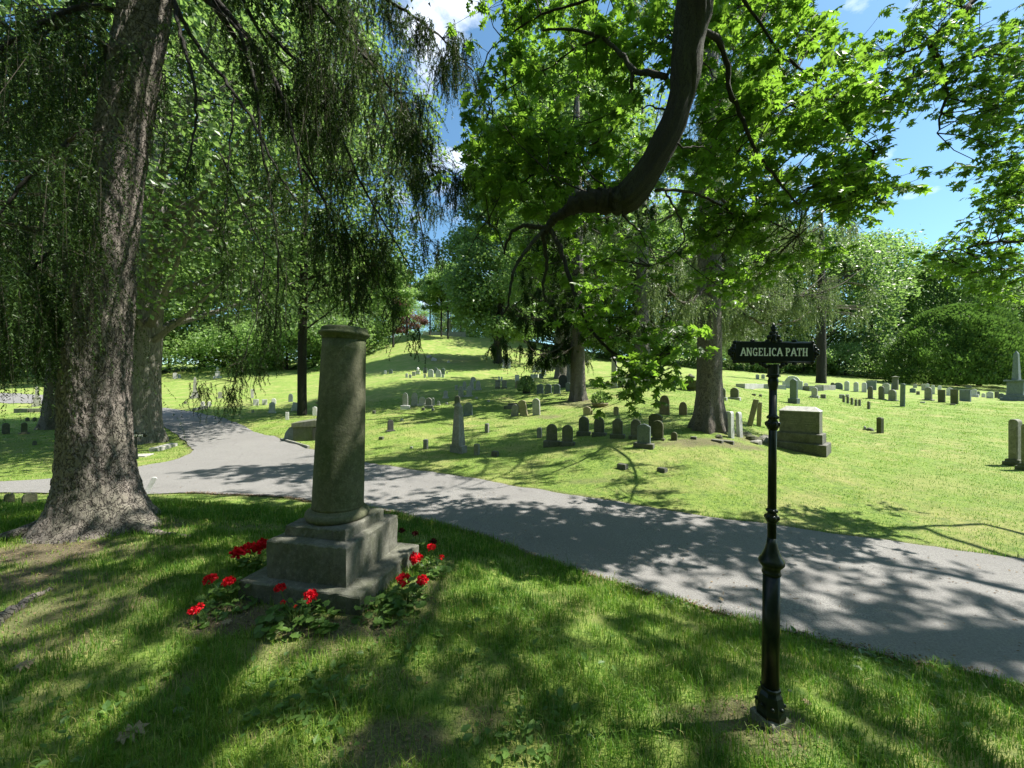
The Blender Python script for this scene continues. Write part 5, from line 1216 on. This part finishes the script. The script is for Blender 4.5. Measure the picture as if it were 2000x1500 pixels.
# unseen trees added behind the viewer to cut sky light on facing surfaces
for i, (x_, y_, H, pr_) in enumerate([(-16,-9,15,pA),(-9,-16,17,pB),(0,-14,16,pA),(9,-15,17,pB),(17,-9,15,pA),(-24,-2,14,pB),(-3,-26,20,pB)]):
    t_ = decid('woodland_tree', ['bright','dark'][pr_ is pB]+' unseen tree added to block sky light behind the viewpoint, '+['left rear','far left rear','straight behind','right rear','far right rear','left beside the path','farthest behind'][i], 1000, 5, H, 5, 0, .4, seed=500+i, group=BG, proto=pr_); t_.location = (x_, y_, 0)
decid('purple_tree', 'small purple-leaved tree left of the hill crest', 795, 84, 15, 4.5, 8000, .42, 'leaf_red', .25, .1, seed=31, clusters=34)
sb_ = decid('woodland_shrub', 'low bright thicket at the wood edge behind the dark square pillar', 1740, 52, 4.2, 4.5, 9000, .26, 'leaf_far', .1, .0, seed=33, clusters=36, cat='shrub', group='thicket along the wood edge')
sb_ = {'e': sb_, 'H': 4.2}
for px, Y, H, lb in ((1650,54,4.0,'low bright thicket behind the three white round stones'),(1570,54,3.6,'low bright thicket behind the wide white monument'),(1480,55,4.2,'low thicket behind the sign plate'),(1400,54,4,'low thicket right behind the spruce trunk'),(1310,56,4.5,'low thicket behind the flared spruce trunk'),(1800,50,3.6,'low thicket left of the evergreen foot'),(1960,48,4.4,'dark thicket between the evergreen and the obelisk'),(1240,56,4.2,'low thicket behind the urn-topped monument'),(470,53,6,'low bright thicket at the end of the left lawn'),(560,52,6.5,'low bright thicket left behind the straight trunk'),(330,56,6,'low thicket above the small far-left stones'),(650,52,6,'low bright thicket left of the hill'),(100,60,5,'low thicket above the far left road'),(1160,58,4.5,'low thicket behind the black round stone'),(-60,60,5,'low thicket at the far left edge')):
    decid('woodland_shrub', lb, px, Y, H, 3, 0, .3, seed=px, cat='shrub', group='thicket along the wood edge', proto=sb_)

# evergreens at the right (arborvitae)
def cedar(px, Y, H, RX, label, seed, n=26000, leaf=.30, name='evergreen_tree', mat='cedar', p0=.0):
    p = gp(px, Y); r2 = np.random.default_rng(seed); e = thing(name, label, 'tree' if H > 2.5 else 'shrub', p, 0)
    tm = MB(); trunk(tm, np.zeros(3), [(0, 0, -.3), (0, 0, H*.5), (0, 0, H*.9)], [.22, .15, .03], 12, .3, .4, 4, .02, 14); tm.build('trunk', 'bark_oak', e)
    a = r2.uniform(0, 2*np.pi, n); t_ = r2.uniform(0, 1, n)**1.1
    prof = np.sqrt(np.clip(1-t_**2.2, 0, 1))*(.80+.20*np.clip(t_*6, 0, 1))
    lump = 1+.09*np.sin(a*5+t_*7)+.08*np.sin(a*11-t_*15)+.07*np.sin(t_*27+a*3)+.05*np.sin(a*23+t_*41)
    rr_ = RX*prof*lump*r2.uniform(.0, 1, n)**.12; P = np.column_stack([rr_*np.cos(a), rr_*np.sin(a), H*t_+.1])
    out = np.column_stack([np.cos(a), np.sin(a), np.full(n, .35)]); d = norm(out*.6+[0, 0, .9]+r2.normal(size=(n, 3))*.35)
    lm = MB(); inst(RHV*[.8, 1, 1], RHF, P, d, out+r2.normal(size=(n, 3))*.5, leaf*r2.uniform(.6, 1.3, n), np.clip(.5+.35*np.sin(a*5+t_*8)+r2.normal(size=n)*.15, 0, 1), lm); lm.build('foliage', mat, e, attr=True); return e
cedar(1868, 42, 8.6, 5.7, 'broad domed dense evergreen behind the right lawn', 41)
cedar(1850, 58, 17.5, 6.5, 'taller hazy conical evergreen rising behind the domed one', 42, 22000, .4)
cedar(1912, 43, 7.4, 2.6, 'lower evergreen dome joined to the right side of the broad one', 43, 12000)
b_ = cedar(1028, 21.5, .85, .52, 'rounded leafy bush beside the three slate tablets', 44, 1500, .09, 'round_bush', 'leaf_mid'); 
b_ = cedar(1172, 15.2, .45, .34, 'leafy plant spilling over a brown basket under the boughs', 45, 700, .08, 'basket_plant', 'leaf_mid')
mm_ = MB(); mm_.lathe([(.24, -.05), (.30, .02), (.33, .10), (.30, .13), (.1, .14)], 20); mm_.build('basket', 'brown', b_)

# ---------------------------------------------------------------- further drooping spruces
def spruce(px, row, label, tr, H, z0, z1, Lb, nb, dens, seed, bark='bark', Y=None, nl=.08, nw=.011, flare=.5, L0=.3, L1=1.0, nd=26, avoid=None, lean=(0, 0), mat='needle2', droop=.9, rootdir=None, bend=None):
    p = at(px, row) if Y is None else gp(px, Y); o = np.array(p); r2 = np.random.default_rng(seed)
    e = thing('spruce_tree', label, 'tree', p, 0); m = MB()
    trunk(m, np.zeros(3), [(0, 0, -.3), (0, 0, .5), (lean[0]*.2, 0, H*.3), (lean[0], lean[1], H)], [tr*1.08, tr, tr*.8, tr*.5, .03], 56, flare, .38, 7, .035, 90, .02, 1.0); m.build('trunk', bark, e, smooth=True)
    bm_ = MB(); fm = MB()
    for i in range(nb):
        z_ = z0+(z1-z0)*(i/nb)**1.1; a_ = r2.uniform(0, 2*np.pi) if avoid is None else avoid(i, r2)
        L_ = Lb*(1-.6*(z_-z0)/(H-z0))*r2.uniform(.65, 1.05); dr = np.array([math.cos(a_), math.sin(a_), 0])
        c = np.array([lean[0]*z_/H, 0, z_]); P = [c+dr*L_*t_+np.array([0, 0, -droop*L_*.32*math.sin(t_*2.6)+.10*L_*t_*t_]) for t_ in (0, .2, .4, .6, .8, 1)]
        Q = smoothpath(P, 22, .012); bm_.tube(Q, np.linspace(.045, .010, 22), 5)
        B, T, L = hang(Q, .12, 1, int(dens*L_), .16+.05*L_, L0, L1, fm, nd, nl, nw, .05)
        connect(bm_, B, T, 3, .007)
    bm_.build('branches', 'twig', e); fm.build('foliage', mat, e, attr=True); return e
def rightish(i, r2): return r2.uniform(-.05, 1.1) if i % 3 != 2 else r2.uniform(.2, 5.0)
spruce(1385, 838, 'large spruce with grey trunk and spreading roots in the middle of the lawn', .29, 18, 3.7, 14, 5.4, 44, 62, 51, avoid=rightish, flare=.9, L0=.3, L1=.95, nl=.07, nw=.010)
spruce(1128, 781, 'spruce with two-toned scaly trunk and low dark boughs above the slate tablets', .30, 15, 2.6, 11, 3.8, 40, 52, 52, nl=.11, nw=.018, L1=.8, mat='needle')
spruce(1255, 757, 'spruce with dark flared trunk behind the brownstone pair', .40, 17, 3.9, 13, 4.6, 26, 30, 53, Y=23, nl=.14, nw=.022, L1=1.1, mat='needle', flare=.9)
spruce(1098, 740, 'far thick-trunked spruce beside the hillside tomb', .55, 19, 5.3, 15, 5.5, 26, 24, 54, Y=33, nl=.17, nw=.03, L1=1.3, mat='needle')
spruce(1604, 752, 'dark straight trunk of a drooping conifer right of the wide white monument', .36, 19, 6.5, 15, 3, 14, 16, 55, bark='bark_oak', Y=36, nl=.18, nw=.03, L1=1.2, mat='needle', flare=.15)
spruce(105, 820, 'dark leaning trunk close behind the big spruce left side', .33, 14, 3.4, 12, 4.2, 22, 34, 56, Y=17, nl=.12, nw=.02, L1=1.0, mat='needle', lean=(1.5, 0))

# ---------------------------------------------------------------- grass
def grass_field(n, y0, y1, umin, umax, dens_pow, hmin, hmax, wid, seed, mb, lean_=.55):
    r2 = np.random.default_rng(seed)
    q = r2.uniform(0, 1, n); y = y0+(y1-y0)*q if dens_pow == 1 else (y0**(2-dens_pow)+(y1**(2-dens_pow)-y0**(2-dens_pow))*q)**(1/(2-dens_pow))
    u = r2.uniform(umin, umax, n); x = u*y
    k_ = ~in_road(x, y)
    if seed == 1:   # long grass only on the near side of the road
        fr = np.interp(1000+F*u, [p[0] for p in far], [p[1] for p in far]); ir = np.interp(1000+F*u, [-250, 0, 190, 378, 379], [944, 941, 925, 879, 0]); k_ &= 750+F*(CAMZ-zf(x, y))/y > np.maximum(fr, ir)
    x = x[k_]; y = y[k_]
    d = dirt(x, y); k_ = r2.uniform(0, 1, len(x)) > d*.93
    k_ &= ~((np.abs((x-CX)*math.cos(CR)+(y-CY)*math.sin(CR)) < .5) & (np.abs(-(x-CX)*math.sin(CR)+(y-CY)*math.cos(CR)) < .44))
    k_ &= np.hypot(x-SB[0], y-SB[1]) > .42
    tuft = vn(x, y, 3.1, 2.2)*.5+vn(x, y, 9.0, 5.1)*.5
    k_ &= r2.uniform(0, 1, len(x)) < np.clip(.75+tuft*.9, .25, 1)
    x = x[k_]; y = y[k_]; d = d[k_]; tuft = tuft[k_]; m_ = len(x)
    hgt = r2.uniform(hmin, hmax, m_)*(1+.55*np.clip(tuft, -.6, 1.2))*(1-.45*d)*np.where(r2.uniform(0, 1, m_) < .03, 1.7, 1)
    z = zf(x, y)-.006; a = r2.uniform(0, 2*np.pi, m_); ln = hgt*np.abs(r2.normal(0, lean_, m_)); wa = a+np.pi/2+r2.normal(0, .4, m_)
    w_ = wid*np.maximum(1, y/2.6)*r2.uniform(.6, 1.3, m_)
    B = np.column_stack([x, y, z]); Wv = np.column_stack([np.cos(wa), np.sin(wa), np.zeros(m_)])*w_[:, None]
    D_ = np.column_stack([np.cos(a), np.sin(a), np.zeros(m_)])
    Mid = B+D_*(ln*.35)[:, None]+np.array([0, 0, 1])*(hgt*.62)[:, None]; Tip = B+D_*ln[:, None]+np.array([0, 0, 1])*(hgt*np.clip(1.05-ln/hgt*.35, .35, 1))[:, None]
    V = np.stack([B-Wv, B+Wv, Mid+Wv*.7, Mid-Wv*.7, Tip], 1).reshape(-1, 3); i = (np.arange(m_)*5)[:, None]
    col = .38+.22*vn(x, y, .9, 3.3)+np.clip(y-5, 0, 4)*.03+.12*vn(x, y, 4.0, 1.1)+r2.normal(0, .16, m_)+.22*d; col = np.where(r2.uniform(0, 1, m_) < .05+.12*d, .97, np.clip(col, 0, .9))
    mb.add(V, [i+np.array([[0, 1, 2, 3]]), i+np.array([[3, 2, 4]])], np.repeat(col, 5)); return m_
gm = MB()
n_tot = grass_field(330000, .95, 6.0, -1.62, 1.55, 1, .035, .085, .0019, 1, gm)
gm2 = MB()
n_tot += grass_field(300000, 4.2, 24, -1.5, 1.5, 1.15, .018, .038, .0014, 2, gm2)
print('blades', n_tot)
tag(gm.build('grass', 'grass', attr=True), 'tufty shaded grass in the foreground between the tree, column and road', 'grass', kind='stuff')
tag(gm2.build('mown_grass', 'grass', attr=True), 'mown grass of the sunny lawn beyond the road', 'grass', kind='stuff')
# clover and broad weeds in the grass
r2 = np.random.default_rng(9); P = []
for (px, row, n, sp) in ((1230-620,1385,60,.16),(620,1350,50,.2),(1050,1430,40,.15),(560,1420,40,.2),(840,1260,50,.2),(1040,1250,30,.25),(1250,1140,30,.2),(1320,1170,40,.2),(1640,1250,60,.3),(1780,1310,60,.3),(300,1400,40,.3),(90,1440,30,.2),(1020,1450,25,.1)):
    c = at(px, row); 
    for _ in range(n): P.append((c.x+r2.normal()*sp, c.y+r2.normal()*sp*.7))
P = np.array(P); P = P[~in_road(P[:, 0], P[:, 1])]; n = len(P); wz = MB()
a = r2.uniform(0, 6.28, n)
inst(CHV, CHF, np.column_stack([P, zf(P[:, 0], P[:, 1])+r2.uniform(.01, .045, n)]), np.column_stack([np.cos(a), np.sin(a), r2.uniform(0, .5, n)]), np.column_stack([r2.normal(size=(n, 2))*.3, np.ones(n)]), r2.uniform(.025, .06, n), r2.uniform(.1, .9, n), wz)
tag(wz.build('clover', 'gleaf', attr=True), 'broad-leaved clover and weeds scattered in the foreground grass', 'ground cover', kind='stuff')
# crumbs of soil, twigs and mulch on the bare patches
r2 = np.random.default_rng(19); n = 26000; u = r2.uniform(-1.5, 1.45, n); y = 1.1+4.2*r2.uniform(0, 1, n)**.8; x = u*y
k_ = (r2.uniform(0, 1, n) < dirt(x, y)*.9) & ~in_road(x, y); x = x[k_]; y = y[k_]; n = len(x); a = r2.uniform(0, 6.28, n); cb = MB()
inst(RHV, RHF, np.column_stack([x, y, zf(x, y)+r2.uniform(.001, .008, n)]), np.column_stack([np.cos(a), np.sin(a), r2.normal(size=n)*.25]), np.column_stack([r2.normal(size=(n, 2))*.4, np.ones(n)]), r2.uniform(.006, .022, n), r2.uniform(0, 1, n), cb)
tag(cb.build('mulch', 'dryleaf2', attr=True), 'brown mulch crumbs and dead twigs on the bare soil', 'mulch', kind='stuff')
# crumbled grit along the near edge of the asphalt
r2 = np.random.default_rng(23); n = 9000; k_ = r2.integers(0, len(n_)-1, n); E0 = np.array(n_); t = r2.uniform(0, 1, (n, 1)); Pg = E0[k_]*(1-t)+E0[k_+1]*t+r2.normal(size=(n, 2))*.035
k_ = np.hypot(Pg[:, 0], Pg[:, 1]) < 9; Pg = Pg[k_]; n = len(Pg); a = r2.uniform(0, 6.28, n); cb = MB()
inst(RHV, RHF, np.column_stack([Pg, zf(Pg[:, 0], Pg[:, 1])+.013+r2.uniform(0, .006, n)]), np.column_stack([np.cos(a), np.sin(a), r2.normal(size=n)*.3]), np.column_stack([r2.normal(size=(n, 2))*.5, np.ones(n)]), r2.uniform(.006, .022, n), r2.uniform(0, 1, n), cb)
tag(cb.build('grit', 'dryleaf2', attr=True), 'brown grit and litter along the near road edge', 'litter', kind='stuff')
# small leaves, seeds and twigs blown over the asphalt
r2 = np.random.default_rng(29); n = 5200; y = 2.2+9*r2.uniform(0, 1, n)**1.3; x = r2.uniform(-1.4, 1.5, n)*y; k_ = in_road(x, y) & (vn(x, y, 1.7, 2)+r2.normal(size=n)*.5 > -.1); x = x[k_]; y = y[k_]; n = len(x); a = r2.uniform(0, 6.28, n); cb = MB()
inst(RHV, RHF, np.column_stack([x, y, zf(x, y)+.014+r2.uniform(0, .006, n)]), np.column_stack([np.cos(a), np.sin(a), r2.normal(size=n)*.2]), np.column_stack([r2.normal(size=(n, 2))*.3, np.ones(n)]), r2.uniform(.007, .026, n), r2.uniform(0, 1, n), cb)
tag(cb.build('road_litter', 'dryleaf2', attr=True), 'tiny leaves and seeds blown over the asphalt', 'litter', kind='stuff')
# fallen oak leaves
for (px, row, s_, a_, lb) in ((225,1462,.12,.9,'curled tan oak leaf lying in the grass at the lower left'),(25,1315,.10,.4,'pale dry oak leaf at the left picture edge'),(432,1225,.07,.2,'small dry leaf on the soil left of the column base'),(1585,1388,.05,2,'tiny pale leaf right of the sign footing'),(1410,1180,.06,1.2,'small dry leaf at the road edge left of the sign post')):
    p = at(px, row); lm = MB()
    inst(OAKV*[1, 1, 1]+[0, 0, 0], OAKF, np.array([[0, 0, .03]]), np.array([[math.cos(a_), math.sin(a_), .12]]), np.array([[.2, -.3, 1.]]), s_, np.array([.6]), lm)
    ob = lm.build('fallen_leaf', 'dryleaf', attr=True); ob.location = p; tag(ob, lb, 'leaf', 'dry leaves lying on the ground')
for a_ in [(1570,1380,9,4,'pale','small pale pebble beside the sign footing',31),(310,1425,26,6,'granite','grey pebble sunk in the lower left grass',32),(1160,1478,8,4,'pale','small pale pebble in the foreground grass centre',33)]: rock(a_[0],a_[1],a_[2],a_[3],a_[4],a_[5],a_[6],name='pebble')
